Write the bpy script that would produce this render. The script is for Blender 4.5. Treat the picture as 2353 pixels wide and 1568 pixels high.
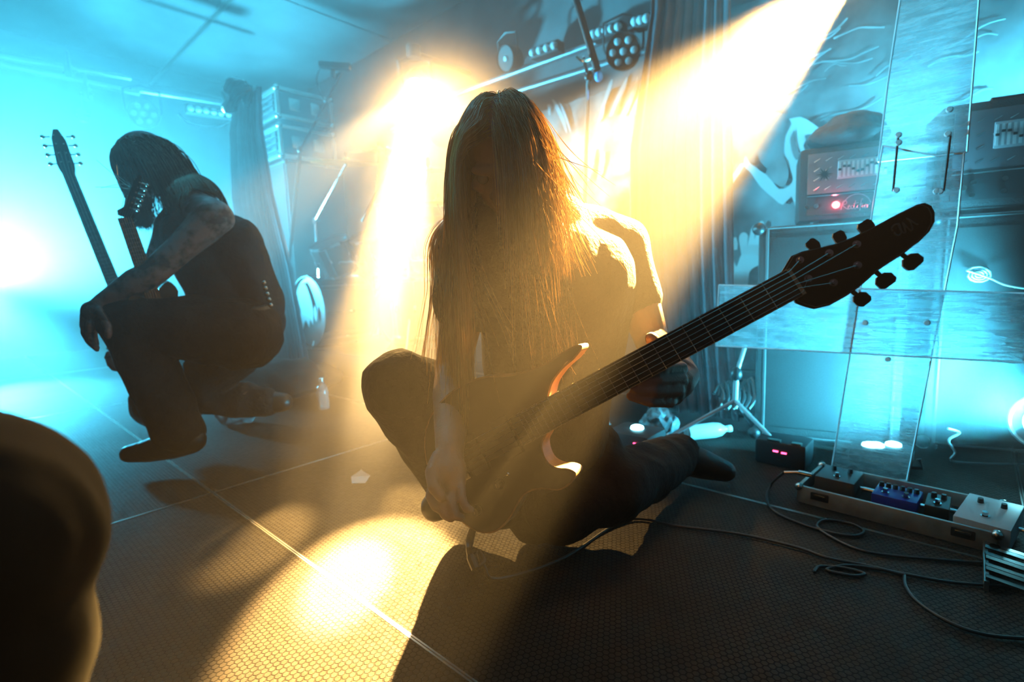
import bpy, bmesh, math, random
import numpy as np
from mathutils import Vector, Matrix, Quaternion, noise
random.seed(7); rng = np.random.default_rng(7)
S = bpy.context.scene
COL = S.collection
for o in list(bpy.data.objects): bpy.data.objects.remove(o)

# ------------------------------------------------------------------ camera
FPX, H = 1168.0, 0.68
_p = math.atan(145/FPX); _s = 0.0367; _c = math.sqrt(1-_s*_s)
CF = Vector((0, math.cos(_p), -math.sin(_p)))
_U0 = Vector((0, math.sin(_p), math.cos(_p))); _R0 = Vector((1, 0, 0))
CR = _c*_R0 - _s*_U0; CU = _s*_R0 + _c*_U0
CAMP = Vector((0, 0, H))
def ray(x, y): return CF + (x-1176.5)/FPX*CR - (y-784)/FPX*CU
def P(x, y, d): return CAMP + d*ray(x, y)                 # point seen at photo pixel x, y, at depth d metres
def FL(x, y, z=0.0):
    r = ray(x, y); return CAMP + r*((z-H)/r.z)              # point of the level z seen at that pixel
D1 = Vector((-0.7408, 0.6717, 0)); D2 = Vector((0.6717, 0.7408, 0))   # room axes: along back wall (leftwards), into back wall
RZ = math.atan2(-D1.y, -D1.x)
def D(a, b, z=0.0): return D1*a + D2*b + Vector((0, 0, z))
def onB(x, y, b):                                           # point on the plane d2 = b
    r = ray(x, y); return CAMP + r*((b-CAMP.dot(D2))/r.dot(D2))

cd = bpy.data.cameras.new('camera'); cam = bpy.data.objects.new('camera', cd); COL.objects.link(cam)
cd.sensor_width = 36.0; cd.lens = FPX/2353*36; cd.clip_start = 0.02; cd.clip_end = 60
M = Matrix((CR, CU, -CF)).transposed().to_4x4(); M.translation = CAMP
cam.matrix_world = M
cd.dof.use_dof = True; cd.dof.focus_distance = 0.98; cd.dof.aperture_fstop = 2.8
S.camera = cam
S.view_settings.view_transform = 'Standard'; S.view_settings.look = 'None'
S.view_settings.exposure = 0.0; S.view_settings.gamma = 1.0; S.view_settings.use_curve_mapping = False
cy = S.cycles
cy.max_bounces = 3; cy.diffuse_bounces = 1; cy.glossy_bounces = 1; cy.transmission_bounces = 2
cy.volume_bounces = 0; cy.transparent_max_bounces = 12
cy.sample_clamp_indirect = 4.0; cy.sample_clamp_direct = 0.0
cy.use_adaptive_sampling = True; cy.adaptive_threshold = 0.12; cy.adaptive_min_samples = 20
cy.use_denoising = True; cy.caustics_reflective = False; cy.caustics_refractive = False

# ------------------------------------------------------------------ world: stage haze
w = bpy.data.worlds.new('world'); S.world = w; w.use_nodes = True
nt = w.node_tree; nt.nodes.clear()
wo = nt.nodes.new('ShaderNodeOutputWorld'); bg = nt.nodes.new('ShaderNodeBackground')
bg.inputs[0].default_value = (0, 0, 0, 1); nt.links.new(bg.outputs[0], wo.inputs[0])
vs = nt.nodes.new('ShaderNodeVolumeScatter')
vs.inputs['Color'].default_value = (1, 1, 1, 1); vs.inputs['Density'].default_value = HAZE = 0.016
vs.inputs['Anisotropy'].default_value = 0.5
nt.links.new(vs.outputs[0], wo.inputs['Volume'])

# ------------------------------------------------------------------ lights
def spot(name, loc, target, watts, color, angle, blend=0.3, r=0.03, vol=1.0):
    l = bpy.data.lights.new(name, 'SPOT'); l.energy = watts; l.color = color
    l.spot_size = math.radians(angle); l.spot_blend = blend; l.shadow_soft_size = r
    l.volume_factor = vol
    o = bpy.data.objects.new(name, l); COL.objects.link(o); o.location = loc
    o.rotation_euler = (Vector(target)-Vector(loc)).to_track_quat('-Z', 'Y').to_euler()
    return o
def point(name, loc, watts, color, r=0.05, vol=1.0):
    l = bpy.data.lights.new(name, 'POINT'); l.energy = watts; l.color = color
    l.shadow_soft_size = r; l.volume_factor = vol
    o = bpy.data.objects.new(name, l); COL.objects.link(o); o.location = loc
    return o
WARM = (1.0, 0.56, 0.16); WARMW = (1.0, 0.66, 0.30); WARMC = (1.0, 0.62, 0.23); CYAN = (0.07, 0.62, 0.92); CYW = (0.10, 0.78, 1.0); VIO = (0.55, 0.45, 1.0)
S1 = P(1965, -70, 2.55); S2 = P(955, 205, 4.3)
LA = P(-70, 640, 4.4)                      # big cyan flood low at the far side
print('S1', S1, S1.dot(D1), S1.dot(D2)); print('S2', S2, S2.dot(D1), S2.dot(D2)); print('LA', LA)
# warm spot over the amplifiers: main shaft grazes the player's shoulder, fainter ones beside it
spot('warm_lamp_light', S1, P(1400, 520, 1.2), 95000, (1.0, .56, .15), 10.6, 0.35)
spot('warm_lamp_light', S1, P(1245, 440, 1.06), 80000, WARM, 6.5, 0.6)
spot('warm_lamp_light', S1, P(1120, 330, 3.0), 4000, WARMW, 4, 0.5)
# warm lamp over the drums: tight shafts
spot('warm_lamp_light', S2, FL(800, 1330), 90000, WARMC, 2.9, 0.5)
spot('warm_lamp_light', S2, FL(830, 1400), 40000, WARM, 6.8, 0.3)
spot('warm_lamp_light', S2, FL(600, 1240), 9000, WARM, 4.0, 0.6)
spot('warm_lamp_light', S2, P(560, 490, 3.6), 3500, WARMW, 5, 0.5)
spot('warm_lamp_light', S2, P(720, 400, 3.0), 3000, WARMW, 13, 0.9)
spot('warm_lamp_light', S2, FL(985, 1150), 4500, WARM, 5, 0.6)
spot('warm_lamp_light', S2, P(1060, 400, 2.2), 3200, WARM, 24, 0.9)
# cyan floods: far side, the ceiling wash and one just outside the right edge, plus an added banner fill
spot('cyan_lamp_and_fill', LA, P(680, 40, 3.0), 7500, CYAN, 69, 0.75, 0.10)
spot('cyan_lamp_and_fill', P(520, 560, 5.2), FL(520, 60, 3.3), 700, CYAN, 75, 0.7, 0.08)
spot('cyan_lamp_and_fill', LA, FL(100, 905), 4200, CYAN, 37, 1.0, 0.10)
LR = P(2385, 965, 1.5)
spot('cyan_lamp_and_fill', LR, P(1850, 700, 2.0), 650, CYAN, 112, 0.6, 0.05)
spot('cyan_lamp_and_fill', P(2750, 300, 1.7), P(1950, 100, 3.2), 450, CYAN, 56, 0.8, 0.06)  # unseen cyan fill beyond the frame, added to brighten the big banner
spot('front_fill_light', (-.5, -1.6, 1.9), P(1250, 900, 1.0), 6, (.80, .62, .85), 34, 0.9, 0.15)  # added dim fill from behind the camera, lifts hands and guitar
# ------------------------------------------------------------------ materials
MATS = {}
def mat(name, color, rough=0.6, metal=0.0, spec=0.5, nscale=0, namt=0.0, bump=0.0, bscale=60, emit=None, estr=0, trans=0.0, alpha=1.0, aniso=None, coat=0.0):
    if name in MATS: return MATS[name]
    m = bpy.data.materials.new(name); m.use_nodes = True; n = m.node_tree.nodes; L = m.node_tree.links
    b = n['Principled BSDF']; b.inputs['Base Color'].default_value = (*color, 1); b.inputs['Roughness'].default_value = rough
    b.inputs['Metallic'].default_value = metal; b.inputs['Specular IOR Level'].default_value = spec
    b.inputs['Coat Weight'].default_value = coat
    tc = n.new('ShaderNodeTexCoord')
    if namt > 0:
        t = n.new('ShaderNodeTexNoise'); t.inputs['Scale'].default_value = nscale; t.inputs['Detail'].default_value = 6
        L.new(tc.outputs['Object'], t.inputs['Vector'])
        r = n.new('ShaderNodeValToRGB'); r.color_ramp.elements[0].position = .3; r.color_ramp.elements[1].position = .7
        r.color_ramp.elements[0].color = (*[c*(1-namt) for c in color], 1); r.color_ramp.elements[1].color = (*[min(1, c*(1+namt)) for c in color], 1)
        L.new(t.outputs['Fac'], r.inputs['Fac']); L.new(r.outputs['Color'], b.inputs['Base Color'])
    if bump > 0:
        t2 = n.new('ShaderNodeTexNoise'); t2.inputs['Scale'].default_value = bscale; t2.inputs['Detail'].default_value = 4
        L.new(tc.outputs['Object'], t2.inputs['Vector'])
        bp = n.new('ShaderNodeBump'); bp.inputs['Strength'].default_value = bump; bp.inputs['Distance'].default_value = .01
        L.new(t2.outputs['Fac'], bp.inputs['Height']); L.new(bp.outputs[0], b.inputs['Normal'])
    if emit: b.inputs['Emission Color'].default_value = (*emit, 1); b.inputs['Emission Strength'].default_value = estr
    MATS[name] = m; return m

# ------------------------------------------------------------------ mesh building
class MB:
    def __init__(s): s.v = []; s.f = []
    def add(s, vs, fs, M=None):
        k = len(s.v)
        s.v += [tuple(M @ Vector(v)) for v in vs] if M else [tuple(v) for v in vs]
        s.f += [tuple(i+k for i in f) for f in fs]; return s
    def box(s, c, d, M=None, bev=0.0):
        x, y, z = d[0]/2, d[1]/2, d[2]/2
        if bev <= 0:
            vs = [(c[0]+i*x, c[1]+j*y, c[2]+k*z) for i in (-1, 1) for j in (-1, 1) for k in (-1, 1)]
            fs = [(0,1,3,2), (4,6,7,5), (0,4,5,1), (2,3,7,6), (0,2,6,4), (1,5,7,3)]
            return s.add(vs, fs, M)
        bm = bmesh.new(); bmesh.ops.create_cube(bm, size=1)
        for v in bm.verts: v.co = Vector((v.co.x*d[0], v.co.y*d[1], v.co.z*d[2]))
        bmesh.ops.bevel(bm, geom=bm.edges[:], offset=min(bev, min(d)*.45), segments=2, affect='EDGES', profile=.6)
        bm.verts.index_update()
        s.add([v.co+Vector(c) for v in bm.verts], [[v.index for v in f.verts] for f in bm.faces], M); bm.free(); return s
    def cyl(s, p0, p1, r0, r1=None, n=16, caps=True, M=None):
        r1 = r0 if r1 is None else r1
        p0, p1 = Vector(p0), Vector(p1); q = (p1-p0).to_track_quat('Z', 'Y'); vs = []; fs = []
        for p, r in ((p0, r0), (p1, r1)):
            for i in range(n):
                a = 2*math.pi*i/n; vs.append(p + q @ Vector((math.cos(a)*r, math.sin(a)*r, 0)))
        fs = [(i, (i+1) % n, n+(i+1) % n, n+i) for i in range(n)]
        if caps: fs += [tuple(range(n-1, -1, -1)), tuple(range(n, 2*n))]
        return s.add(vs, fs, M)
    def tube(s, pts, r, n=8, M=None, closed=False):
        pts = [Vector(p) for p in pts]; N = len(pts); rs = r if isinstance(r, (list, tuple)) else [r]*N
        vs = []; fs = []; up = None
        for i, p in enumerate(pts):
            t = (pts[(i+1) % N]-pts[i-1]) if closed else (pts[min(i+1, N-1)]-pts[max(i-1, 0)])
            t.normalize()
            if up is None:
                up = Vector((0, 0, 1)) if abs(t.z) < .9 else Vector((1, 0, 0))
            a = t.cross(up)
            if a.length < 1e-4: a = t.cross(Vector((0, 1, 0)))
            a.normalize(); b = a.cross(t); up = b
            for k in range(n):
                q = 2*math.pi*k/n; vs.append(p + (a*math.cos(q)+b*math.sin(q))*rs[i])
        for i in range(N if closed else N-1):
            j = (i+1) % N
            for k in range(n): fs.append((i*n+k, i*n+(k+1) % n, j*n+(k+1) % n, j*n+k))
        if not closed: fs += [tuple(range(n-1, -1, -1)), tuple(range((N-1)*n, N*n))]
        return s.add(vs, fs, M)
    def ell(s, c, r, n=16, m=10, R=None, M=None):
        c = Vector(c); vs = []; fs = []
        for i in range(1, m):
            th = math.pi*i/m
            for k in range(n):
                a = 2*math.pi*k/n; v = Vector((r[0]*math.sin(th)*math.cos(a), r[1]*math.sin(th)*math.sin(a), r[2]*math.cos(th)))
                vs.append(c + (R @ v if R else v))
        top = len(vs); v = Vector((0, 0, r[2])); vs.append(c+(R @ v if R else v)); vs.append(c-(R @ v if R else v))
        for i in range(m-2):
            for k in range(n): fs.append((i*n+k, (i+1)*n+k, (i+1)*n+(k+1) % n, i*n+(k+1) % n))
        for k in range(n): fs.append((top, k, (k+1) % n)); fs.append((top+1, (m-2)*n+(k+1) % n, (m-2)*n+k))
        return s.add(vs, fs, M)
    def cap(s, p0, p1, r0, r1=None, n=14):
        """closed capsule with tapering radius"""
        r1 = r0 if r1 is None else r1; p0, p1 = Vector(p0), Vector(p1); ax = p1-p0
        if ax.length < 1e-6: return s.ell(p0, (r0, r0, r0))
        q = ax.to_track_quat('Z', 'Y'); L = ax.length; rings = []
        for i in range(1, 5): th = math.pi/2*i/4; rings.append((-r0*math.cos(th), r0*math.sin(th)))
        for i in range(0, 4): th = math.pi/2*i/4; rings.append((L+r1*math.sin(th), r1*math.cos(th)))
        vs = []; fs = []
        for z, r in rings:
            for k in range(n): a = 2*math.pi*k/n; vs.append(p0+q @ Vector((r*math.cos(a), r*math.sin(a), z)))
        vs.append(p0+q @ Vector((0, 0, -r0))); vs.append(p0+q @ Vector((0, 0, L+r1))); b = len(rings)*n
        for i in range(len(rings)-1):
            for k in range(n): fs.append((i*n+k, i*n+(k+1) % n, (i+1)*n+(k+1) % n, (i+1)*n+k))
        for k in range(n): fs.append((b, (k+1) % n, k)); fs.append((b+1, (len(rings)-1)*n+k, (len(rings)-1)*n+(k+1) % n))
        return s.add(vs, fs)
    def lathe(s, prof, n=24, M=None):
        vs = []; fs = []
        for r, z in prof:
            for k in range(n): a = 2*math.pi*k/n; vs.append((r*math.cos(a), r*math.sin(a), z))
        for i in range(len(prof)-1):
            for k in range(n): fs.append((i*n+k, i*n+(k+1) % n, (i+1)*n+(k+1) % n, (i+1)*n+k))
        return s.add(vs, fs, M)
    def prism(s, pts, n, M=None):
        """pts: list of 3D points of a planar outline; n: thickness vector"""
        n = Vector(n); k = len(pts); a = [Vector(p) for p in pts]; b = [p+n for p in a]
        from mathutils.geometry import tessellate_polygon
        tris = tessellate_polygon([a]); fs = [tuple(t) for t in tris]+[tuple(i+k for i in reversed(t)) for t in tris]
        fs += [(i, (i+1) % k, (i+1) % k+k, i+k) for i in range(k)]
        return s.add(a+b, fs, M)
def fixn(me):
    bm = bmesh.new(); bm.from_mesh(me); bmesh.ops.recalc_face_normals(bm, faces=bm.faces); bm.to_mesh(me); bm.free()
def obj(name, mb, m, parent=None, smooth=False, local=None, label=None):
    """link one mesh; geometry in world space is made local to parent when local is None and the parent is an empty placed in world"""
    me = bpy.data.meshes.new(name)
    if isinstance(mb, MB): me.from_pydata(mb.v, [], mb.f); me.update(); fixn(me)
    else: me = mb
    if m: me.materials.clear(); me.materials.append(m)
    if smooth: me.shade_smooth() if smooth is True else me.set_sharp_from_angle(angle=math.radians(smooth))
    o = bpy.data.objects.new(name, me); COL.objects.link(o)
    if parent: o.parent = parent
    if label: o['label'] = label
    return o
def sobj(name, mb, m, parent=None, ang=35, label=None):
    o = obj(name, mb, m, parent, label=label); o.data.shade_smooth(); o.data.set_sharp_from_angle(angle=math.radians(ang)); return o
def tag(o, label, cat, group=None, kind=None):
    o['label'] = label
    if cat: o['category'] = cat
    if group: o['group'] = group
    if kind: o['kind'] = kind
    return o
def struct(name, mb, m, parent=None):
    o = obj(name, mb, m, parent)
    if not parent: o['kind'] = 'structure'
    return o
def thing(name, label, cat, loc=(0, 0, 0), rz=0.0, group=None):
    o = bpy.data.objects.new(name, None); COL.objects.link(o); o.location = loc; o.rotation_euler = (0, 0, rz)
    o.empty_display_size = .1
    return tag(o, label, cat, group)
def wobj(name, mb, m, root, ang=None, label=None):
    """part built in world coordinates under an unrotated root"""
    k = Vector(root.location); mb.v = [tuple(Vector(v)-k) for v in mb.v]
    return sobj(name, mb, m, root, ang or 35, label)
def copy_tree(o, parent=None):
    c = o.copy(); COL.objects.link(c); c.parent = parent
    for ch in [x for x in bpy.data.objects if x.parent == o]: copy_tree(ch, c)
    return c
def smoothpath(pts, k=8):
    pts = [Vector(p) for p in pts]; out = []; n = len(pts)
    for i in range(n-1):
        a = pts[max(i-1, 0)]; b = pts[i]; c = pts[i+1]; d = pts[min(i+2, n-1)]
        for j in range(k):
            t = j/k; out.append(.5*((2*b)+(-a+c)*t+(2*a-5*b+4*c-d)*t*t+(-a+3*b-3*c+d)*t**3))
    out.append(pts[-1]); return out

# ------------------------------------------------------------------ room shell
SBD = FL(1990, 1112).dot(D2); BW, LW, CH = 3.62, 7.9, 3.3       # back wall at d2, far side wall at d1, ceiling height
def node_floor():
    m = bpy.data.materials.new('hex_deck'); m.use_nodes = True; n = m.node_tree.nodes; L = m.node_tree.links; b = n['Principled BSDF']
    geo = n.new('ShaderNodeNewGeometry'); mp = n.new('ShaderNodeMapping'); L.new(geo.outputs['Position'], mp.inputs[0])
    mp.inputs['Rotation'].default_value = (0, 0, -RZ)
    sep = n.new('ShaderNodeSeparateXYZ'); L.new(mp.outputs[0], sep.inputs[0])
    def mt(op, a, b_=None, c=None):
        k = n.new('ShaderNodeMath'); k.operation = op
        for i, x in enumerate((a, b_, c)):
            if x is None: continue
            if isinstance(x, (int, float)): k.inputs[i].default_value = x
            else: L.new(x, k.inputs[i])
        return k.outputs[0]
    HS = 1/0.0125
    x = mt('MULTIPLY', sep.outputs['X'], HS); y = mt('MULTIPLY', sep.outputs['Y'], HS)
    def hexd(ox, oy):   # distance to hex border for lattice offset
        px = mt('SUBTRACT', mt('FLOORED_MODULO', mt('ADD', x, ox), 1.0), .5)
        py = mt('SUBTRACT', mt('FLOORED_MODULO', mt('ADD', y, oy), 1.7320508), .8660254)
        ax = mt('ABSOLUTE', px); ay = mt('ABSOLUTE', py)
        return mt('MAXIMUM', ax, mt('ADD', mt('MULTIPLY', ax, .5), mt('MULTIPLY', ay, .8660254)))
    d = mt('MINIMUM', hexd(0, 0), hexd(.5, .8660254))
    edge = n.new('ShaderNodeMapRange'); edge.interpolation_type = 'SMOOTHSTEP'
    L.new(d, edge.inputs[0]); edge.inputs[1].default_value = .37; edge.inputs[2].default_value = .45
    ns = n.new('ShaderNodeTexNoise'); ns.inputs['Scale'].default_value = 3; ns.inputs['Detail'].default_value = 8; L.new(geo.outputs['Position'], ns.inputs['Vector'])
    ns2 = n.new('ShaderNodeTexNoise'); ns2.inputs['Scale'].default_value = 55; ns2.inputs['Detail'].default_value = 3; L.new(geo.outputs['Position'], ns2.inputs['Vector'])
    cr = n.new('ShaderNodeValToRGB'); cr.color_ramp.elements[0].color = (.017, .015, .013, 1); cr.color_ramp.elements[1].color = (.044, .037, .031, 1)
    cr.color_ramp.elements[0].position = .35; cr.color_ramp.elements[1].position = .7
    L.new(ns.outputs['Fac'], cr.inputs[0])
    mx = n.new('ShaderNodeMix'); mx.data_type = 'RGBA'; L.new(edge.outputs[0], mx.inputs['Factor']); L.new(cr.outputs[0], mx.inputs['A'])
    mx.inputs['B'].default_value = (.004, .0035, .003, 1); L.new(mx.outputs['Result'], b.inputs['Base Color'])
    rr = n.new('ShaderNodeMapRange'); L.new(ns2.outputs['Fac'], rr.inputs[0]); rr.inputs[3].default_value = .5; rr.inputs[4].default_value = .8; b.inputs['Specular IOR Level'].default_value = .10
    L.new(rr.outputs[0], b.inputs['Roughness'])
    bp = n.new('ShaderNodeBump'); bp.inputs['Strength'].default_value = .9; bp.inputs['Distance'].default_value = .003; bp.invert = True
    ad = mt('ADD', edge.outputs[0], mt('MULTIPLY', ns2.outputs['Fac'], .6)); L.new(ad, bp.inputs['Height']); L.new(bp.outputs[0], b.inputs['Normal'])
    return m
M_FLOOR = node_floor()
mb = MB(); mb.add([D(a, b, -.06) for a, b in ((-3, -4), (9, -4), (9, 6), (-3, 6))], [(0, 1, 2, 3)])
floor = struct('floor', mb, mat('sub_floor', (.03, .03, .03), .9))
A0, B0, AW, BWd = 1.858, .525, 2.0, 1.0          # deck joints read off the photograph
g = .0045
for i in range(-2, 4):
    for j in range(-3, 4):
        a0, a1 = A0+i*AW+g, A0+(i+1)*AW-g; b0, b1 = B0+j*BWd+g, B0+(j+1)*BWd-g
        if a1 < -1.3 and b1 < -1: continue
        mb = MB(); mb.prism([D(a0, b0), D(a1, b0), D(a1, b1), D(a0, b1)], (0, 0, -.045))
        obj('deck_panel', mb, M_FLOOR, floor)
        M_AL = mat('aluminium_edge', (.62, .60, .56), .32, .9)
        k = .0035; mb = MB()
        for (p, q, r_, t) in ((a0-k, b0-k, a1+k, b0), (a0-k, b1, a1+k, b1+k), (a0-k, b0, a0, b1), (a1, b0, a1+k, b1)):
            mb.prism([D(p, q, .001), D(r_, q, .001), D(r_, t, .001), D(p, t, .001)], (0, 0, -.04))
        obj('edge_trim', mb, M_AL, floor)
def wallquad(p, q, z0, z1):
    return [(p.x, p.y, z0), (q.x, q.y, z0), (q.x, q.y, z1), (p.x, p.y, z1)]
M_WALL = mat('dark_wall', (.10, .10, .105), .75, nscale=2.5, namt=.35, bump=.3, bscale=8)
def wall(name, p, q, th):
    mb = MB(); mb.prism(wallquad(p, q, -.06, CH+.1), th); return struct(name, mb, M_WALL)
wall('wall_back', D(LW, BW), D(-3, BW), D2*.1)
wall('wall_left', D(LW, -4), D(LW, BW), D1*.1)
wall('wall_front', D(LW, -4), D(-3, -4), -D2*.1)
wall('wall_right', D(-3, -4), D(-3, BW), -D1*.1)
mz = bpy.data.materials.new('stage_smoke'); mz.use_nodes = True; zn = mz.node_tree; zn.nodes.clear(); zo = zn.nodes.new('ShaderNodeOutputMaterial'); zv = zn.nodes.new('ShaderNodeVolumeScatter')
zv.inputs['Density'].default_value = .075; zv.inputs['Anisotropy'].default_value = .68; zn.links.new(zv.outputs[0], zo.inputs['Volume'])
mb = MB(); mb.prism([Vector((-7.5, 2.35, -.02)), Vector((-1.0, 2.35, -.02)), Vector((-.72, 1.45, -.02)), Vector((-.2, 1.45, -.02)), Vector((.1, 2.35, -.02)), Vector((5, 2.35, -.02)), Vector((5, 9, -.02)), Vector((-7.5, 9, -.02))], (0, 0, CH+.08))
tag(obj('stage_haze', mb, mz), 'bank of stage smoke filling the rear of the stage', 'haze', kind='stuff')
mb = MB(); mb.prism([D(-2.95, SBD+.05, -.02), D(1.0, SBD+.05, -.02), D(1.0, BW, -.02), D(-2.95, BW, -.02)], (0, 0, 1.9))
mz2 = mz.copy(); mz2.name = 'low_smoke'; [setattr(x.inputs['Density'], 'default_value', .16) for x in mz2.node_tree.nodes if x.type == 'VOLUME_SCATTER']; [setattr(x.inputs['Anisotropy'], 'default_value', .05) for x in mz2.node_tree.nodes if x.type == 'VOLUME_SCATTER']
tag(obj('stage_haze', mb, mz2), 'low pocket of smoke behind the clear screen around the amplifiers', 'haze', kind='stuff')
M_CEIL = mat('painted_ceiling_panel', (.30, .30, .31), .33, nscale=1.3, namt=.35, bump=.35, bscale=3, spec=.7)
mb = MB(); mb.prism([D(a, b, CH+.05) for a, b in ((-3, -4), (LW, -4), (LW, BW), (-3, BW))], (0, 0, .1))
ceiling = struct('ceiling', mb, mat('ceiling_board', (.05, .05, .05), .8))
for i in range(-2, 5):
    for j in range(-3, 4):
        a0, a1 = 4.85+(i-2)*2.45+.012, 4.85+(i-1)*2.45-.012; b0, b1 = 2.1+j*1.75-.03, 2.1+(j+1)*1.75-.055
        a1 = min(a1, LW-.02); b1 = min(b1, BW-.02)
        if a1-a0 < .1 or b1-b0 < .1 or b0 < -4: continue
        mb = MB(); mb.prism([D(a0, b0, CH), D(a1, b0, CH), D(a1, b1, CH), D(a0, b1, CH)], (0, 0, .03)); obj('ceiling_panel', mb, M_CEIL, ceiling)
for k, b in enumerate((2.05, .30)):
    mb = MB(); mb.prism([D(-2.5, b-.02, CH-.02), D(LW, b-.02, CH-.02), D(LW, b+.02, CH-.02), D(-2.5, b+.02, CH-.02)], (0, 0, .03)); obj('ceiling_rail', mb, M_AL, ceiling)
# ------------------------------------------------------------------ continuous bodies: closed forms fused by voxel remeshing
def fuse(name, mb, voxel, iters, m, parent, label=None, fac=.5, disp=None):
    me = bpy.data.meshes.new('tmp'); me.from_pydata(mb.v, [], mb.f); me.update(); fixn(me)
    o = bpy.data.objects.new('tmp', me); COL.objects.link(o)
    r = o.modifiers.new('r', 'REMESH'); r.mode = 'VOXEL'; r.voxel_size = voxel
    s = o.modifiers.new('s', 'SMOOTH'); s.factor = fac; s.iterations = iters
    dg = bpy.context.evaluated_depsgraph_get(); dg.update()
    n = bpy.data.meshes.new_from_object(o.evaluated_get(dg)); bpy.data.objects.remove(o)
    if disp:
        N_ = len(n.vertices); nn = np.empty(N_*3, np.float32); n.vertices.foreach_get('normal', nn); nn = nn.reshape(-1, 3)
        cc = [disp(v.co.copy(), Vector(nn[i].tolist())) for i, v in enumerate(n.vertices)]
        n.vertices.foreach_set('co', np.array(cc, np.float32).ravel()); n.update()
    if parent:
        k = Vector(parent.location)
        for v in n.vertices: v.co -= k
    n.name = name; n.materials.clear(); n.materials.append(m); n.shade_smooth()
    q = bpy.data.objects.new(name, n); COL.objects.link(q); q.parent = parent
    if label: q['label'] = label
    return q
def frame(f, up=(0, 0, 1)):
    """rotation whose local -Y is f (face direction) and Z close to up"""
    f = Vector(f).normalized(); u = Vector(up); u = (u-u.dot(f)*f).normalized(); x = u.cross(f)
    return Matrix((x, -f, u)).transposed()          # columns x, y(back), z(up)
def head(mb, c, R, s=1.0):
    e = lambda p, r: mb.ell(c + R @ (Vector(p)*s), [q*s for q in r], 20, 14, R=R)
    e((0, .012, .025), (.077, .095, .092)); e((0, -.03, -.035), (.062, .062, .075)); e((0, -.05, -.085), (.035, .035, .028))
    e((0, -.078, .022), (.055, .018, .014)); mb.cap(c+R @ (Vector((0, -.088, .012))*s), c+R @ (Vector((0, -.108, -.028))*s), .009*s, .014*s)
    for k in (-1, 1):
        e((k*.014, -.094, -.032), (.010, .010, .008)); e((k*.045, -.062, -.02), (.02, .02, .016)); e((k*.079, .005, -.005), (.010, .018, .032))
        e((k*.032, -.07, .006), (.015, .014, .010)); e((k*.04, -.01, -.075), (.022, .045, .022))
    e((0, -.088, -.056), (.024, .010, .006)); e((0, -.086, -.068), (.022, .011, .007))
def finger(mb, pts, r0, r1):
    n = len(pts)-1
    for i in range(n): mb.cap(pts[i], pts[i+1], r0+(r1-r0)*i/n, r0+(r1-r0)*(i+1)/n, 10)
def limb(mb, pts, rs):
    for i in range(len(pts)-1): mb.cap(pts[i], pts[i+1], rs[i], rs[i+1], 18)
def folds(amp, sc, seed=0):
    def f(co, nn):
        q = Vector((co.x*sc+seed, co.y*sc, co.z*sc*.55)); a = noise.noise(q); b = noise.noise(q*2.3+Vector((5, 1, 2)))
        return co + nn*(amp*(1-abs(a)*2.2)*.6 + amp*.35*b)
    return f
def skin_mat(name, c, rough=.5, tattoo=False):
    m = bpy.data.materials.new(name); m.use_nodes = True; n = m.node_tree.nodes; L = m.node_tree.links; b = n['Principled BSDF']
    b.inputs['Roughness'].default_value = rough; b.inputs['Subsurface Weight'].default_value = .1; b.inputs['Subsurface Scale'].default_value = .01
    g = n.new('ShaderNodeNewGeometry'); t = n.new('ShaderNodeTexNoise'); t.inputs['Scale'].default_value = 16; t.inputs['Detail'].default_value = 5
    L.new(g.outputs['Position'], t.inputs['Vector']); r = n.new('ShaderNodeValToRGB'); L.new(t.outputs['Fac'], r.inputs[0]); L.new(r.outputs[0], b.inputs['Base Color'])
    e = r.color_ramp.elements
    if tattoo:
        e[0].position = .40; e[0].color = (*[q*.22 for q in c], 1); e[1].position = .56; e[1].color = (*c, 1)
    else:
        e[0].position = .3; e[0].color = (*[q*.8 for q in c], 1); e[1].position = .7; e[1].color = (*c, 1)
    p = n.new('ShaderNodeBump'); p.inputs['Strength'].default_value = .25; p.inputs['Distance'].default_value = .003
    t2 = n.new('ShaderNodeTexNoise'); t2.inputs['Scale'].default_value = 180; L.new(g.outputs['Position'], t2.inputs['Vector']); L.new(t2.outputs['Fac'], p.inputs['Height']); L.new(p.outputs[0], b.inputs['Normal'])
    return m
def hair_mat(name, c1, c2, tr=.45):
    m = bpy.data.materials.new(name); m.use_nodes = True; n = m.node_tree.nodes; L = m.node_tree.links; n.clear()
    o = n.new('ShaderNodeOutputMaterial'); g = n.new('ShaderNodeNewGeometry'); t = n.new('ShaderNodeTexNoise'); t.inputs['Scale'].default_value = 30
    mp = n.new('ShaderNodeMapping'); mp.inputs['Scale'].default_value = (1, 1, .08); L.new(g.outputs['Position'], mp.inputs[0]); L.new(mp.outputs[0], t.inputs['Vector'])
    r = n.new('ShaderNodeValToRGB'); r.color_ramp.elements[0].position = .35; r.color_ramp.elements[1].position = .65
    r.color_ramp.elements[0].color = (*c1, 1); r.color_ramp.elements[1].color = (*c2, 1); L.new(t.outputs['Fac'], r.inputs[0])
    d = n.new('ShaderNodeBsdfDiffuse'); tl = n.new('ShaderNodeBsdfTranslucent'); gl = n.new('ShaderNodeBsdfGlossy'); gl.inputs['Roughness'].default_value = .25
    gl.inputs['Color'].default_value = (.9, .8, .65, 1)
    for q in (d, tl): L.new(r.outputs[0], q.inputs[0])
    a = n.new('ShaderNodeMixShader'); a.inputs[0].default_value = tr; L.new(d.outputs[0], a.inputs[1]); L.new(tl.outputs[0], a.inputs[2])
    b = n.new('ShaderNodeMixShader'); b.inputs[0].default_value = .26; L.new(a.outputs[0], b.inputs[1]); L.new(gl.outputs[0], b.inputs[2]); L.new(b.outputs[0], o.inputs[0])
    return m
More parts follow.
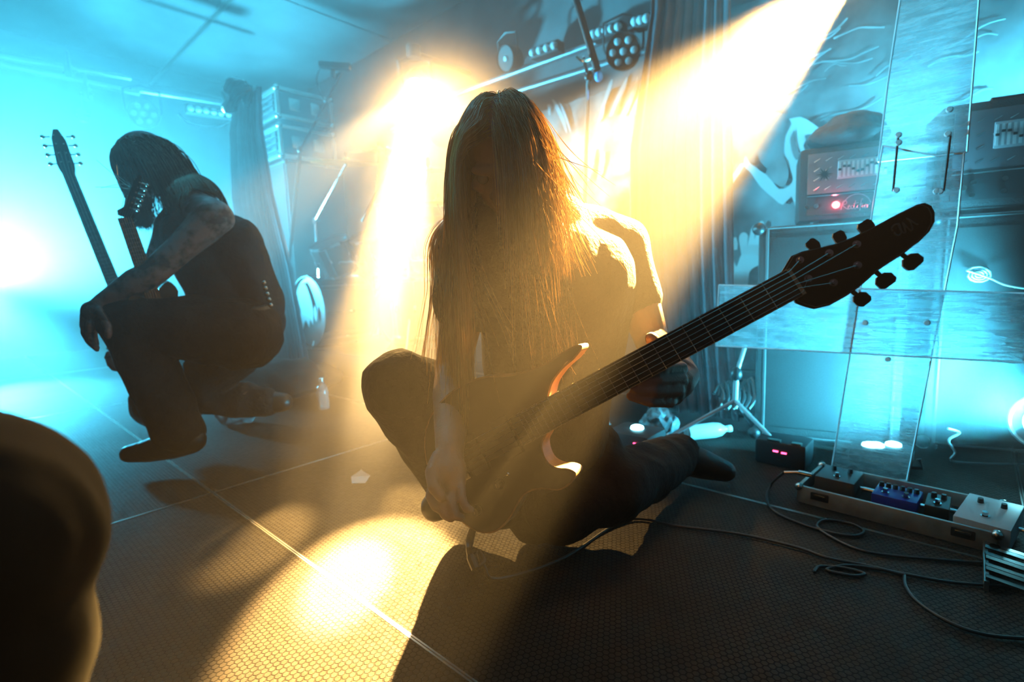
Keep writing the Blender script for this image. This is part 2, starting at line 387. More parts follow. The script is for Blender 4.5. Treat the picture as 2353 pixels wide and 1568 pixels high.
def strands(name, pts, rad, m, parent, label=None):
    """pts: array strands x steps x 3, drawn as three-sided tapering tubes in one mesh"""
    N, K, _ = pts.shape; t = np.gradient(pts, axis=1); t /= np.linalg.norm(t, axis=2, keepdims=True)+1e-9
    ref = np.array([.3, -.9, .15]); a = np.cross(t, ref); a /= np.linalg.norm(a, axis=2, keepdims=True)+1e-9; b = np.cross(t, a)
    taper = np.concatenate([np.full(int(K*.6), 1.0), np.linspace(1, .25, K-int(K*.6))])[None, :, None]*np.asarray(rad).reshape(-1, 1, 1)
    V = np.stack([pts+(a*math.cos(q)+b*math.sin(q))*taper for q in (0, 2.094, 4.189)], axis=2)
    if parent: V = V-np.array(parent.location)
    V = V.reshape(-1, 3); base = (np.arange(N)[:, None]*K+np.arange(K-1)[None, :])*3
    F = np.stack([np.stack([base+k, base+(k+1) % 3, base+3+(k+1) % 3, base+3+k], -1) for k in range(3)], 2).reshape(-1, 4)
    me = bpy.data.meshes.new(name); me.vertices.add(len(V)); me.vertices.foreach_set('co', V.ravel().astype(np.float32))
    me.loops.add(F.size); me.loops.foreach_set('vertex_index', F.ravel().astype(np.int32)); me.polygons.add(len(F))
    me.polygons.foreach_set('loop_start', (np.arange(len(F))*4).astype(np.int32)); me.polygons.foreach_set('loop_total', np.full(len(F), 4, np.int32))
    me.update(); me.validate(); me.shade_smooth(); me.materials.append(m)
    o = bpy.data.objects.new(name, me); COL.objects.link(o); o.parent = parent; o['kind'] = 'stuff'
    if label: o['label'] = label
    return o

# ------------------------------------------------------------------ the kneeling guitarist
M_SKIN = skin_mat('skin', (.42, .27, .21)); M_SHIRT = mat('black_shirt', (.022, .02, .018), .9, spec=.15, nscale=9, namt=.4, bump=.4, bscale=120)
M_PANTS = mat('black_trousers', (.008, .008, .009), .9, spec=.15, nscale=12, namt=.4, bump=.4, bscale=90); M_BOOT = mat('black_leather', (.012, .012, .012), .38, bump=.2, bscale=40)
hc = P(1158, 362, 1.03); hf = Vector((-.16, -.72, -.68)); HR = frame(hf)
neckb = P(1255, 520, 1.17); chest = P(1275, 640, 1.2); pelvis = P(1262, 1040, 1.32)
LS = P(1425, 568, 1.24); LE = P(1500, 790, 1.22); LWr = P(1574, 862, 1.0)
RS = P(1085, 585, 1.13); RE = P(1040, 850, 1.17); RWr = P(1034, 1035, .97)
LHip = P(1330, 1060, 1.32); LK = P(1408, 1120, 1.26); LA_ = P(1560, 1050, 1.62); LToe = P(1665, 1083, 1.60)
RHip = P(1170, 1010, 1.32); RK = P(918, 888, 1.17); RA = P(1050, 1130, 1.36); RToe = P(1000, 1165, 1.24)
K0 = FL(1250, 1215)
K0 = Vector((K0.x, K0.y, 0))
player = thing('person', 'long-haired guitarist kneeling with bowed head, black clothes, holding a dark guitar', 'person', K0)
mb = MB(); head(mb, hc, HR, .95)
limb(mb, [hc+HR @ Vector((0, .035, -.06)), neckb], [.055, .06])
limb(mb, [neckb, chest, pelvis], [.07, .125, .13])
limb(mb, [neckb, LS], [.06, .062]); limb(mb, [neckb, RS], [.06, .06])
limb(mb, [LS, LS.lerp(LE, .5), LE, LE.lerp(LWr, .35), LWr], [.06, .052, .04, .044, .028])
limb(mb, [RS, RS.lerp(RE, .5), RE, RE.lerp(RWr, .35), RWr], [.055, .05, .04, .042, .028])
limb(mb, [pelvis, LHip, LK, LA_], [.1, .09, .065, .045]); limb(mb, [pelvis, RHip, RK, RA], [.1, .085, .065, .04])
# fretting hand: back of the neck in the palm, fingers curled round from below, thumb over the top edge
for q0, q1, q2, q3, r in (((1564, 850, .97), (1566, 844, .915), (1522, 846, .872), (1490, 849, .862), .0106),
                          ((1568, 874, .97), (1566, 871, .905), (1512, 873, .862), (1472, 874, .862), .0108),
                          ((1564, 898, .97), (1558, 897, .90), (1505, 899, .862), (1460, 895, .868), .0106),
                          ((1552, 918, .97), (1540, 925, .90), (1494, 924, .868), (1450, 911, .875), .0098)):
    finger(mb, [P(*q) for q in (q0, q1, q2, q3)], r*1.12, r*.88)
mb.cap(LWr, P(1556, 880, .955), .028, .032); mb.cap(P(1566, 866, .98), P(1545, 905, .94), .024, .023)
finger(mb, [P(1580, 850, .985), P(1530, 815, .97), P(1507, 790, .945), P(1497, 778, .925)], .0165, .0125)
# picking hand: hangs over the strings, fingers folded
mb.cap(RWr, P(1030, 1085, .945), .027, .032); mb.cap(P(1018, 1075, .95), P(1012, 1115, .935), .022, .02); mb.cap(P(1045, 1075, .945), P(1046, 1115, .93), .022, .02)
for q0, q1, q2, q3, r in (((996, 1108, .94), (988, 1140, .922), (1000, 1166, .908), (1016, 1174, .908), .0088),
                          ((1016, 1116, .935), (1012, 1154, .912), (1022, 1184, .902), (1036, 1192, .903), .0092),
                          ((1038, 1116, .93), (1038, 1158, .905), (1048, 1186, .896), (1060, 1190, .90), .0092),
                          ((1058, 1108, .925), (1062, 1146, .90), (1072, 1170, .893), (1082, 1172, .897), .0084)):
    finger(mb, [P(*q) for q in (q0, q1, q2, q3)], r*1.1, r*.85)
finger(mb, [P(1008, 1050, .95), P(992, 1085, .925), (P(997, 1120, .905)), P(1012, 1140, .898)], .0145, .0105)
fuse('body', mb, .0036, 2, M_SKIN, player)
for k in (-1, 1):
    mb = MB(); mb.ell(hc+HR @ Vector((k*.030, -.077, .004)), (.0115, .0115, .0115), 12, 8); wobj('eye', mb, mat('eye', (.25, .22, .2), .2), player)
# shirt
mb = MB()
limb(mb, [neckb+Vector((.01, .02, -.02)), chest, chest.lerp(pelvis, .5), pelvis], [.105, .155, .15, .15])
limb(mb, [chest+CR*.06, chest.lerp(pelvis, .5)+CR*.05], [.13, .12]); limb(mb, [chest-CR*.06, chest.lerp(pelvis, .5)-CR*.05], [.12, .12])
limb(mb, [neckb+CR*.02-CU*.01, neckb.lerp(LS, .6), LS, LS.lerp(LE, .5)], [.075, .076, .072, .061]); limb(mb, [neckb-CU*.02, RS, RS.lerp(RE, .42)], [.085, .078, .07])
mb.cap(P(1185, 610, 1.13), P(1180, 700, 1.14), .085, .09); mb.cap(P(1130, 505, 1.14), P(1185, 610, 1.13), .065, .085)
fuse('shirt', mb, .007, 14, M_SHIRT, player, disp=folds(.006, 9, 3))
mb = MB(); limb(mb, [pelvis, LHip, LHip.lerp(LK, .55), LK, LK.lerp(LA_, .6), LA_+Vector((0, 0, .01))], [.135, .115, .1, .085, .075, .062])
limb(mb, [LHip, P(1285, 1165, 1.22), LK], [.12, .085, .08]); limb(mb, [RHip, P(1140, 1140, 1.27), RA], [.11, .08, .06]); limb(mb, [pelvis, P(1230, 1170, 1.3)], [.13, .08])  # extra limbs widen the lap, added to block lamp light passing underneath
limb(mb, [pelvis, RHip, RHip.lerp(RK, .55), RK, RK.lerp(RA, .5), RA], [.135, .11, .095, .083, .075, .06])
fuse('trousers', mb, .007, 4, M_PANTS, player, disp=folds(.010, 11, 9))
mb = MB(); limb(mb, [LA_, LA_.lerp(LToe, .5)-Vector((0, 0, .0)), LToe], [.052, .048, .034]); fuse('boot', mb, .006, 3, M_BOOT, player)
mb = MB(); limb(mb, [RA-Vector((0, 0, .0)), RA.lerp(RToe, .5), RToe], [.05, .045, .036]); fuse('boot', mb, .006, 3, M_BOOT, player)
# long straight hair, parted in the middle and hanging forward
M_HAIR = hair_mat('long_hair', (.26, .15, .06), (.95, .66, .30), .6)
def grow(n, c, R, rad, length, steps, part_dir, bodies, clump=.35, sel=None, seed=3, spread=.05, jit=.0016, wave=0.0, zmin=.2, zend=None):
    g = np.random.default_rng(seed); c = np.array(c); Rm = np.array(R); out = []
    d = g.normal(size=(n*4, 3)); d /= np.linalg.norm(d, axis=1, keepdims=True)
    ok = (d[:, 2] > zmin-.55*np.clip(d[:, 1], 0, 1)) & ~((d[:, 1] < -.45) & (d[:, 2] < .62))     # hairline above the brow
    if sel is not None: ok &= sel(d)
    d = d[ok][:n]; n = len(d); ell = np.array(rad)
    p = c + (d*ell) @ Rm.T
    side = np.where(d[:, 0] >= 0, 1.0, -1.0)[:, None]
    v = side*Rm[:, 0][None, :]*.35 + g.normal(size=(n, 3))*.10 + (d @ Rm.T)*.25
    v[:, 1] -= .10
    L = length(d, g) if callable(length) else np.full(n, length)
    P_ = [p.copy()]; ds = (L/steps)[:, None]
    inv = 1/(ell+g.uniform(.002, .012, size=(n, 1)))
    ph = g.uniform(0, 6.28, n); fr = g.uniform(8, 16, n)
    for i in range(steps):
        v = v*.80 + np.array([0, 0, -1.0])*.6 + g.normal(size=(n, 3))*spread*.35
        v /= np.linalg.norm(v, axis=1, keepdims=True); p = p+v*ds
        v[:, 0] += np.where((d[:, 0] > .25) & (i > 8), .06, 0)
        if wave > 0: p[:, 0] += wave*np.sin(ph+i*.45)*min(1, i/12)
        q = ((p-c) @ Rm)*inv; r = np.linalg.norm(q, axis=1); m = r < 1
        if m.any():
            q[m] /= r[m][:, None]; p[m] = c + (q[m]/inv[m]) @ Rm.T
        ql = (p-c) @ Rm; fr_ = (ql[:, 1] < .03) & (ql[:, 2] < .075) & (ql[:, 2] > -.19)
        lm = fr_ & (side[:, 0] < 0) & (ql[:, 0] > -.062); p[lm] += Rm[:, 0][None]*((-.062-ql[lm, 0])*.6)[:, None]
        rm = fr_ & (side[:, 0] > 0) & (ql[:, 0] < .004); p[rm] += Rm[:, 0][None]*((.004-ql[rm, 0])*.6)[:, None]
        for (b0, b1, br) in bodies:
            ab = b1-b0; tt = np.clip(((p-b0) @ ab)/(ab @ ab), 0, 1)[:, None]; cl = b0+ab*tt; dv = p-cl; rr = np.linalg.norm(dv, axis=1, keepdims=True)
            p = np.where(rr < br, cl+dv/(rr+1e-6)*br, p)
        P_.append(p.copy())
    A = np.stack(P_, 1)
    if callable(zend):
        ze = zend(d, g); K = A.shape[1]; B = np.empty_like(A)
        for i in range(n):
            w_ = np.nonzero(A[i, :, 2] < ze[i])[0]; e = max(4, w_[0] if len(w_) else K-1)
            x = np.linspace(0, e, K); f0 = np.floor(x).astype(int); f1 = np.minimum(f0+1, K-1); B[i] = A[i, f0]*(1-(x-f0))[:, None]+A[i, f1]*(x-f0)[:, None]
        A = B
    # clumping: pull towards a leader strand
    k = max(1, n//14); lead = g.integers(0, n, k); root = A[:, 0]
    idx = np.argmin(((root[:, None]-root[lead][None])**2).sum(2), 1); w = np.linspace(0, 1, steps+1)[None, :, None]**1.2*clump
    same = (side[:, 0] == side[lead[idx], 0])[:, None, None]
    off = A[lead[idx]]-A
    lim = np.clip(.045/(np.linalg.norm(off, axis=2, keepdims=True)+1e-6), 0, 1)
    A = A + np.where(same, w*off*lim, 0)
    return A
V3 = lambda v: np.array(v)
bodies = [(V3(neckb), V3(LS), .097), (V3(LS), V3(LE), .09), (V3(chest), V3(pelvis), .19), (V3(chest+CR*.06), V3(chest.lerp(pelvis, .5)+CR*.05), .155), (V3(RS), V3(RE), .075), (V3(neckb), V3(RS), .095)]
def zend(d, g):
    r = d[:, 0]; u = g.random(len(d)); yy = np.where(r < -.30, 1010-330*u**1.6, np.where(r < -.02, 900-400*u**.7, 640-200*u)); yy = np.where((r >= -.02) & (g.random(len(d)) < .02), 700+190*u, yy)
    return .68-(yy-640)/1168*1.0
def plen(d, g):
    r = d[:, 0]; return np.full(len(d), .95)
A = grow(4200, hc+HR @ Vector((0, .010, .020)), HR, (.077, .097, .094), plen, 40, None, bodies, clump=.62, zend=zend, seed=5, spread=.05)
def extra(n, selr, seed, y0, y1, dx, wav, x0=0.0):
    g = np.random.default_rng(seed)
    B = grow(n, hc+HR @ Vector((0, .010, .020)), HR, (.080, .100, .097), lambda d, g: np.full(len(d), .95), 40, None, bodies, clump=.15, zend=lambda d, g: .68-(y0+(y1-y0)*g.random(len(d))-640)/1168, seed=seed, sel=selr)
    t = np.linspace(0, 1, B.shape[1])[None, :]; m = len(B)
    B[:, :, 0] += (x0+g.random((m, 1))*dx)*t**2.2 + wav*np.sin(t*g.uniform(4, 9, (m, 1))+g.uniform(0, 6, (m, 1)))*t**1.5*g.random((m, 1))
    B[:, :, 1] += wav*.6*np.sin(t*g.uniform(4, 9, (m, 1)))*t; return B
A = np.concatenate([A, extra(420, lambda d: d[:, 0] > .35, 21, 430, 640, .075, .008), extra(60, lambda d: np.abs(d[:, 0]) < .3, 22, 700, 900, .12, .03), extra(90, lambda d: d[:, 0] < -.4, 23, 600, 1000, -.045, .012), extra(26, lambda d: d[:, 0] > .2, 24, 380, 640, .16, .02)])
strands('hair', A, rng.uniform(.0004, .0011, len(A)), M_HAIR, player, 'long straight brown hair hanging over the face')
# ------------------------------------------------------------------ his electric guitar
GA, GN = P(1210, 980, .955), P(1825, 650, .755)
gu = (GN-GA).normalized(); gv = gu.cross((GA.lerp(GN, .4)-CAMP)).normalized()
if gv.dot(-CU) < 0: gv = -gv
gn = gu.cross(gv).normalized()
if gn.dot(CF) > 0: gn = -gn                                  # gn faces the camera
def G(x, y, lift=0.0):                                       # where the photo's ray meets the guitar's front plane
    r = ray(x, y); o = GA+gn*lift; return CAMP + r*((o-CAMP).dot(gn)/r.dot(gn))
def GUV(u, v, lift=0.0): return GA+gu*u+gv*v+gn*lift
guitar = thing('electric_guitar', 'dark electric guitar held diagonally by the kneeling guitarist, pointed six-peg headstock', 'guitar', GUV(-.1, .03, -.04))
def bez(name): pass
M_GT = mat('dark_guitar_top', (.028, .022, .016), .34, nscale=7, namt=.5, coat=.35); M_GW = mat('wood_edge', (.30, .17, .09), .5, nscale=40, namt=.3)
M_GB = mat('black_headstock', (.012, .012, .013), .3, coat=.3); M_FB = mat('dark_fretboard', (.022, .016, .012), .5, nscale=60, namt=.4)
M_NI = mat('nickel', (.75, .72, .66), .25, 1.0); M_BLK = mat('black_plastic', (.012, .012, .013), .4); M_BIND = mat('cream_binding', (.55, .45, .30), .4)
out = [(1262, 912), (1268, 885), (1282, 862), (1300, 842), (1320, 825), (1338, 800), (1328, 792), (1295, 808), (1240, 842), (1170, 862), (1100, 868), (1030, 905), (985, 965), (975, 1030), (990, 1100), (1022, 1160),
       (1060, 1200), (1095, 1222), (1130, 1226), (1155, 1212), (1175, 1188), (1195, 1152), (1215, 1132), (1245, 1125), (1280, 1128), (1305, 1118), (1322, 1098), (1322, 1085), (1305, 1077), (1282, 1075), (1262, 1065), (1250, 1045), (1246, 1020), (1256, 1000), (1275, 960)]
front = smoothpath([G(*q) for q in out], 3)
mb = MB(); mb.prism(front, -gn*.040); wobj('guitar_body', mb, M_GW, guitar, 50)
def inset(pts, d):
    n = len(pts); c = []
    for i in range(n):
        t = (pts[(i+1) % n]-pts[i-1]).normalized(); s = t.cross(gn); c.append(pts[i]+s*d)
    return c
area = sum((front[i]-front[0]).cross(front[(i+1) % len(front)]-front[0]).dot(gn) for i in range(len(front)))
top = inset(front, -.0035 if area > 0 else .0035)
mb = MB(); mb.prism([p+gn*.0015 for p in top], -gn*.003); wobj('top_plate', mb, M_GT, guitar, 50)
# neck, fretboard, frets, strings
L = (GN-GA).length; hw0, hw1 = .0285, .0215
def quad(u0, u1, w0, w1, l0, l1): return [GUV(u0, -w0, l1), GUV(u1, -w1, l1), GUV(u1, w1, l1), GUV(u0, w0, l1)]
mb = MB(); mb.prism([GUV(-.02, -hw0, .009), GUV(L, -hw1, .009), GUV(L, hw1, .009), GUV(-.02, hw0, .009)], -gn*.005); fbd = wobj('fretboard', mb, M_FB, guitar)
mb = MB()
for i in range(9):
    pass
rings = []
for i in range(10):
    u = -.03+(L+.035)*i/9; w = hw0+(hw1-hw0)*i/9; rings.append([GUV(u, w*math.cos(a), .004-.020*math.sin(a)) for a in [math.pi*k/8 for k in range(9)]])
vs = [v for r in rings for v in r]; fs = [(i*9+k, i*9+k+1, (i+1)*9+k+1, (i+1)*9+k) for i in range(9) for k in range(8)]+[(i*9+8, i*9, (i+1)*9, (i+1)*9+8) for i in range(9)]+[tuple(range(9)), tuple(range(81, 90))]
mb = MB(); mb.add(vs, fs); wobj('neck', mb, M_GW if False else mat('dark_neck_wood', (.10, .055, .03), .4), guitar)
mb = MB()
for sgn in (-1, 1): mb.prism([GUV(-.02, sgn*hw0, .0092), GUV(L, sgn*hw1, .0092), GUV(L, sgn*(hw1+.0009), .0092), GUV(-.02, sgn*(hw0+.0009), .0092)], -gn*.006)
wobj('binding', mb, M_BIND, guitar)
scale = L/(1-2**(-24/12))
for k in range(1, 25):
    u = L-scale*(1-2**(-k/12)); t = 1-u/L; w = hw1+(hw0-hw1)*t
    mb = MB(); mb.tube([GUV(u, -w, .0098), GUV(u, w, .0098)], .0009, 6); wobj('fret', mb, M_NI, guitar)
    if k in (3, 5, 7, 9, 12, 15, 17, 19, 21, 24):
        um = u+.5*(L-scale*(1-2**(-(k-1)/12))-u)
        mb = MB(); mb.cyl(GUV(um, -w-.0010, .006), GUV(um, -w-.0014, .006), .0016, n=8); wobj('side_dot', mb, M_BIND, guitar)
mb = MB(); mb.prism([GUV(L, -hw1, .0125), GUV(L+.005, -hw1, .0125), GUV(L+.005, hw1, .0125), GUV(L, hw1, .0125)], -gn*.008); wobj('nut', mb, M_BIND, guitar)
UB = -.165
PEG = [((1838, 600), 0), ((1905, 583), 1), ((1970, 562), 2), ((1968, 610), 3), ((1915, 651), 4), ((1857, 640), 5)]
heads = [(1795, 626), (1808, 605), (1817, 589), (1843, 578), (1880, 570), (1918, 561), (1960, 545), (2010, 520), (2060, 493), (2105, 471), (2126, 466), (2140, 473), (2148, 488), (2148, 510), (2136, 532), (2112, 556), (2070, 588), (2020, 620), (1975, 660), (1945, 681), (1905, 703), (1870, 711), (1845, 704), (1828, 697)]
Lh = .004
hp = [G(x, y, -.004) for x, y in heads]
mb = MB(); mb.prism(hp, -gn*.014); hs = wobj('headstock', mb, M_GB, guitar, 50)
hin = [q+(sum(hp, Vector())/len(hp)-q)*.045+gn*.0006 for q in hp]
mb = MB(); mb.tube(hin, .0006, 5, closed=True); wobj('headstock_binding', mb, mat('dull_binding', (.22, .2, .17), .5), guitar)
post = [(1838, 598), (1905, 582), (1968, 562), (1857, 640), (1915, 650), (1970, 610)]
order = [0, 1, 2, 5, 4, 3]
for s_i in range(6):
    f = -1+2*s_i/5; a = GUV(UB, f*.026, .016); b = GUV(L+.002, f*.0175, .0135); c = G(*post[order[s_i]], .006)
    mb = MB(); mb.tube([a, b, c], .00045+.0001*(5-s_i), 5); wobj('string', mb, M_NI, guitar)
for x, y in post:
    q = G(x, y, -.003); mb = MB(); mb.cyl(q, q+gn*.011, .0032, .0026, 10); mb.cyl(q-gn*.0005, q+gn*.002, .0055, n=12); wobj('string_post', mb, M_NI, guitar)
def button(c, axis, wide, m):
    """hexagonal tuner button: c is the tip centre, axis points outwards"""
    axis = axis.normalized(); w = axis.cross(gn).normalized(); o = [(-.004, -.0045), (.002, -.0095), (.011, -.0095), (.015, -.006), (.015, .006), (.011, .0095), (.002, .0095), (-.004, .0045)]
    mb = MB(); mb.prism([c+axis*(a-.006)+w*b*wide+gn*.004 for a, b in o], -gn*.008); return mb
for (x0, y0), (x1, y1), wd in (((1880, 572), (1868, 563), .8), ((1935, 556), (1929, 546), .8), ((1995, 528), (1990, 522), 1.0), ((2074, 586), (2096, 602), 1.25), ((2012, 624), (2034, 645), 1.25), ((1958, 669), (1980, 688), 1.05)):
    a = G(x0, y0, -.010); c = G(x1, y1, -.010); ax = (c-a)
    mb = MB(); mb.cyl(a-ax*.6, c, .0034, n=10); t = wobj('tuner_shaft', mb, M_BLK, guitar)
    mb = button(c, ax, wd, M_BLK); k = Vector(guitar.location); mb.v = [tuple(Vector(v)-k) for v in mb.v]; sobj('tuner_button', mb, M_BLK, t, 40)
mb = MB(); mb.prism([G(x, y, -.0035) for x, y in ((1842, 655), (1855, 638), (1885, 625), (1905, 632), (1890, 650), (1862, 662))], gn*.002); wobj('truss_rod_cover', mb, M_BLK, guitar)
# script on the truss-rod cover and the lettering on the headstock tip
M_LOGO = mat('grey_lettering', (.16, .16, .15), .5)
def stroke(pts, r, m, root, nm='lettering', lift=-.0025):
    mb = MB(); mb.tube(smoothpath([G(x, y, lift) for x, y in pts], 4), r, 5); return wobj(nm, mb, m, root)
C4 = lambda l: [(1600+x/2.614, 400+y/2.614) for x, y in l]
stroke(C4([(1180, 345), (1172, 325), (1190, 305), (1218, 300), (1226, 322), (1232, 350), (1218, 368), (1200, 366), (1185, 350)]), .0011, M_LOGO, guitar)
stroke(C4([(1212, 300), (1222, 328), (1240, 352), (1256, 350), (1250, 322), (1238, 292), (1262, 318), (1290, 340), (1296, 320), (1282, 285), (1262, 268), (1290, 282), (1322, 302), (1332, 300)]), .0011, M_LOGO, guitar)
stroke(C4([(505, 672), (530, 650), (548, 658), (530, 690), (552, 670), (575, 655), (585, 668), (600, 650), (625, 655)]), .0005, M_LOGO, guitar, 'signature')
# bridge, pickups, knobs, output cable
mb = MB(); mb.box((0, 0, 0), (.022, .075, .012), Matrix.Translation(GUV(UB, 0, .008)) @ Matrix((gu, gv, gn)).transposed().to_4x4(), .002); wobj('bridge', mb, M_NI, guitar)
for u in (-.045, -.125):
    mb = MB(); mb.box((0, 0, 0), (.036, .078, .012), Matrix.Translation(GUV(u, 0, .006)) @ Matrix((gu, gv, gn)).transposed().to_4x4(), .002); wobj('pickup', mb, M_BLK, guitar)
for x, y in ((1098, 1172), (1148, 1112)):
    q = G(x, y, .002); mb = MB(); mb.cyl(q, q+gn*.014, .0095, .0082, 18); mb.cyl(q, q+gn*.002, .0115, n=18); kn = wobj('knob', mb, M_BLK, guitar)
    mb = MB(); mb.box((0, 0, 0), (.001, .007, .001), Matrix.Translation(q+gn*.0146-Vector(guitar.location)) @ Matrix((gu, gv, gn)).transposed().to_4x4()); sobj('knob_marker', mb, M_BIND, kn)
mb = MB(); mb.cyl(G(1158, 1098, .003), G(1168, 1090, .016), .0018, n=8); mb.ell(G(1168, 1090, .017), (.004, .004, .004), 10, 8); wobj('selector_switch', mb, M_NI, guitar)
mb = MB(); q = G(1085, 1222, -.02); e = P(1078, 1290, .90)
mb.tube(smoothpath([q, P(1078, 1250, .915), P(1080, 1275, .90), P(1093, 1308, .885)], 5), [.008]*6+[.006]*5+[.008]*5, 8); wobj('cable_plug', mb, M_BLK, guitar)
mb = MB(); mb.tube(smoothpath([P(1093, 1308, .885), P(1112, 1290, .9), P(1100, 1268, .92), P(1112, 1302, .90), P(1150, 1330, .93), FL(1300, 1280, .012), FL(1440, 1195, .006), FL(1560, 1210, .006), FL(1700, 1228, .006), FL(1830, 1258, .006), FL(1900, 1282, .006), FL(1990, 1300, .006), FL(2080, 1322, .006)], 7), .0036, 7)
tag(obj('guitar_cable', mb, mat('black_rubber', (.012, .012, .013), .45), smooth=True), 'black guitar cable from the guitar body across the floor to the right', 'cable')
mb = MB(); mb.tube(smoothpath([G(1330, 798, -.02), P(1345, 720, 1.05), P(1330, 600, 1.12), P(1290, 540, 1.13)], 6), .012, 6)
# ------------------------------------------------------------------ the crouching musician at the far side
MH = P(333, 375, 1.98); MF = Vector((-.88, -.12, -.46)); MR = frame(MF)
m_base = FL(430, 1030); man = thing('person', 'long-haired bearded man in a dark vest crouching in profile, one tattooed arm over his knee', 'person', m_base)
M_TAT = skin_mat('tattooed_skin', (.34, .26, .25), .5, True); M_VEST = mat('dark_vest', (.014, .014, .015), .7, spec=.3, nscale=10, namt=.4, bump=.4, bscale=90)
M_PAN2 = mat('dark_jeans', (.013, .012, .012), .8, spec=.25, nscale=14, namt=.4, bump=.5, bscale=80)
nb = P(430, 470, 2.02); ch = P(460, 545, 2.04); mid = P(515, 640, 2.06); pe = P(560, 745, 2.08)
NS = P(492, 502, 1.90); NE = P(352, 628, 1.82); NW = P(240, 690, 1.80)
FS = P(400, 500, 2.2); FE = P(330, 690, 2.25); FW = P(305, 785, 2.08)
hipN = P(560, 770, 1.98); knN = P(292, 735, 1.85); anN = P(412, 985, 1.93); toN = P(295, 1040, 1.93)
hipF = P(545, 790, 2.2); knF = P(440, 905, 2.28); anF = P(600, 925, 2.34); toF = P(650, 925, 2.36)
mb = MB(); head(mb, MH, MR, 1.0)
limb(mb, [MH+MR @ Vector((0, .03, -.06)), nb], [.058, .065]); limb(mb, [nb, ch, mid, pe], [.085, .13, .125, .13])
limb(mb, [nb, NS], [.07, .07]); limb(mb, [nb, FS], [.07, .065])
limb(mb, [NS, NS.lerp(NE, .3), NS.lerp(NE, .55), NE, NE.lerp(NW, .35), NW], [.07, .058, .05, .046, .05, .029])
limb(mb, [FS, FE, FW], [.058, .044, .03])
limb(mb, [pe, hipN, knN, anN], [.11, .1, .065, .045]); limb(mb, [pe, hipF, knF, anF], [.11, .1, .065, .045])
mb.cap(NW, P(213, 722, 1.79), .03, .036); mb.cap(P(208, 712, 1.79), P(205, 748, 1.79), .03, .028)
for q in (((198, 738, 1.78), (193, 765, 1.78), (203, 785, 1.78), (216, 797, 1.78)), ((207, 745, 1.76), (204, 770, 1.76), (213, 790, 1.76), (222, 803, 1.76)),
          ((212, 745, 1.80), (210, 768, 1.80), (214, 786, 1.80), (223, 800, 1.80)), ((215, 742, 1.82), (216, 762, 1.82), (218, 778, 1.82), (222, 792, 1.82))):
    finger(mb, [P(*k) for k in q], .0125, .0095)
finger(mb, [P(225, 712, 1.77), P(240, 732, 1.765), P(248, 752, 1.76), P(249, 772, 1.76)], .0155, .0115)
mb.cap(FW, P(290, 808, 2.03), .03, .034); mb.cap(P(288, 805, 2.03), P(268, 820, 2.02), .034, .03)
for q in (((262, 808, 2.01), (250, 812, 2.0), (246, 822, 2.0), (252, 829, 2.0)), ((262, 822, 2.0), (250, 828, 1.99), (252, 838, 1.99), (262, 842, 1.99)),
          ((268, 832, 2.0), (256, 840, 1.99), (262, 848, 1.99), (272, 849, 1.99)), ((280, 836, 2.02), (270, 846, 2.0), (278, 851, 2.0), (288, 848, 2.0))):
    finger(mb, [P(*k) for k in q], .012, .0095)
finger(mb, [P(275, 800, 2.0), P(262, 797, 1.98), P(250, 800, 1.97)], .013, .010)
fuse('body', mb, .006, 2, M_TAT, man)
for k in (-1, 1):
    mb = MB(); mb.ell(MH+MR @ Vector((k*.032, -.081, .004)), (.0115, .0115, .0115), 12, 8); wobj('eye', mb, mat('eye', (.25, .22, .2), .2), man)
mb = MB(); limb(mb, [nb+Vector((.04, .0, -.05)), ch, mid, pe+Vector((0, 0, .02))], [.10, .152, .148, .155]); limb(mb, [ch, P(540, 560, 2.0)], [.13, .10])
limb(mb, [P(555, 600, 2.02), P(585, 700, 2.06)], [.10, .11])
fuse('vest', mb, .009, 3, M_VEST, man, disp=folds(.014, 8, 4))
mb = MB(); limb(mb, [pe, hipN, hipN.lerp(knN, .5), knN, knN.lerp(anN, .5), anN+Vector((0, 0, -.01))], [.145, .135, .118, .088, .085, .082])
limb(mb, [pe, hipF, knF, anF], [.14, .125, .088, .072]); limb(mb, [knF, P(470, 905, 2.3)], [.10, .09])
fuse('trousers', mb, .009, 3, M_PAN2, man, disp=folds(.016, 9, 1))
mb = MB(); limb(mb, [P(595, 690, 2.0), P(560, 715, 1.93), P(510, 712, 1.92)], [.022, .022, .02]); mb.v = mb.v
mb = MB(); mb.tube(smoothpath([P(630, 700, 2.1), P(600, 712, 1.95), P(545, 716, 1.91), P(490, 705, 1.93)], 5), .016, 8); wobj('belt', mb, mat('worn_leather', (.05, .035, .025), .4, bump=.4, bscale=50), man)
for i in range(5):
    q = P(606+i*4, 650+i*13, 1.93-.0*i); mb = MB(); mb.ell(q, (.009, .009, .009), 8, 6); wobj('metal_stud', mb, M_NI, man)
mb = MB(); he = anN+Vector((.035, 0, -.02)); limb(mb, [P(440, 1012, 1.94), P(400, 1020, 1.94), P(340, 1036, 1.935), P(298, 1043, 1.93)], [.052, .058, .045, .034]); mb.cap(anN, P(408, 1010, 1.94), .06, .055)
fuse('boot', mb, .007, 3, M_BOOT, man)
mb = MB(); limb(mb, [anF, toF], [.06, .045]); fuse('boot', mb, .007, 3, M_BOOT, man)
pouch = thing('drawstring_bag', 'small round black bag with a cord loop, on the floor beside the crouching man\'s boot', 'bag', FL(355, 965))
mb = MB(); limb(mb, [P(352, 908, 2.22), P(352, 935, 2.22)], [.075, .085]); mb.ell(P(352, 922, 2.22), (.085, .085, .095)); fuse('bag_body', mb, .008, 3, M_BOOT, pouch, disp=folds(.008, 14))
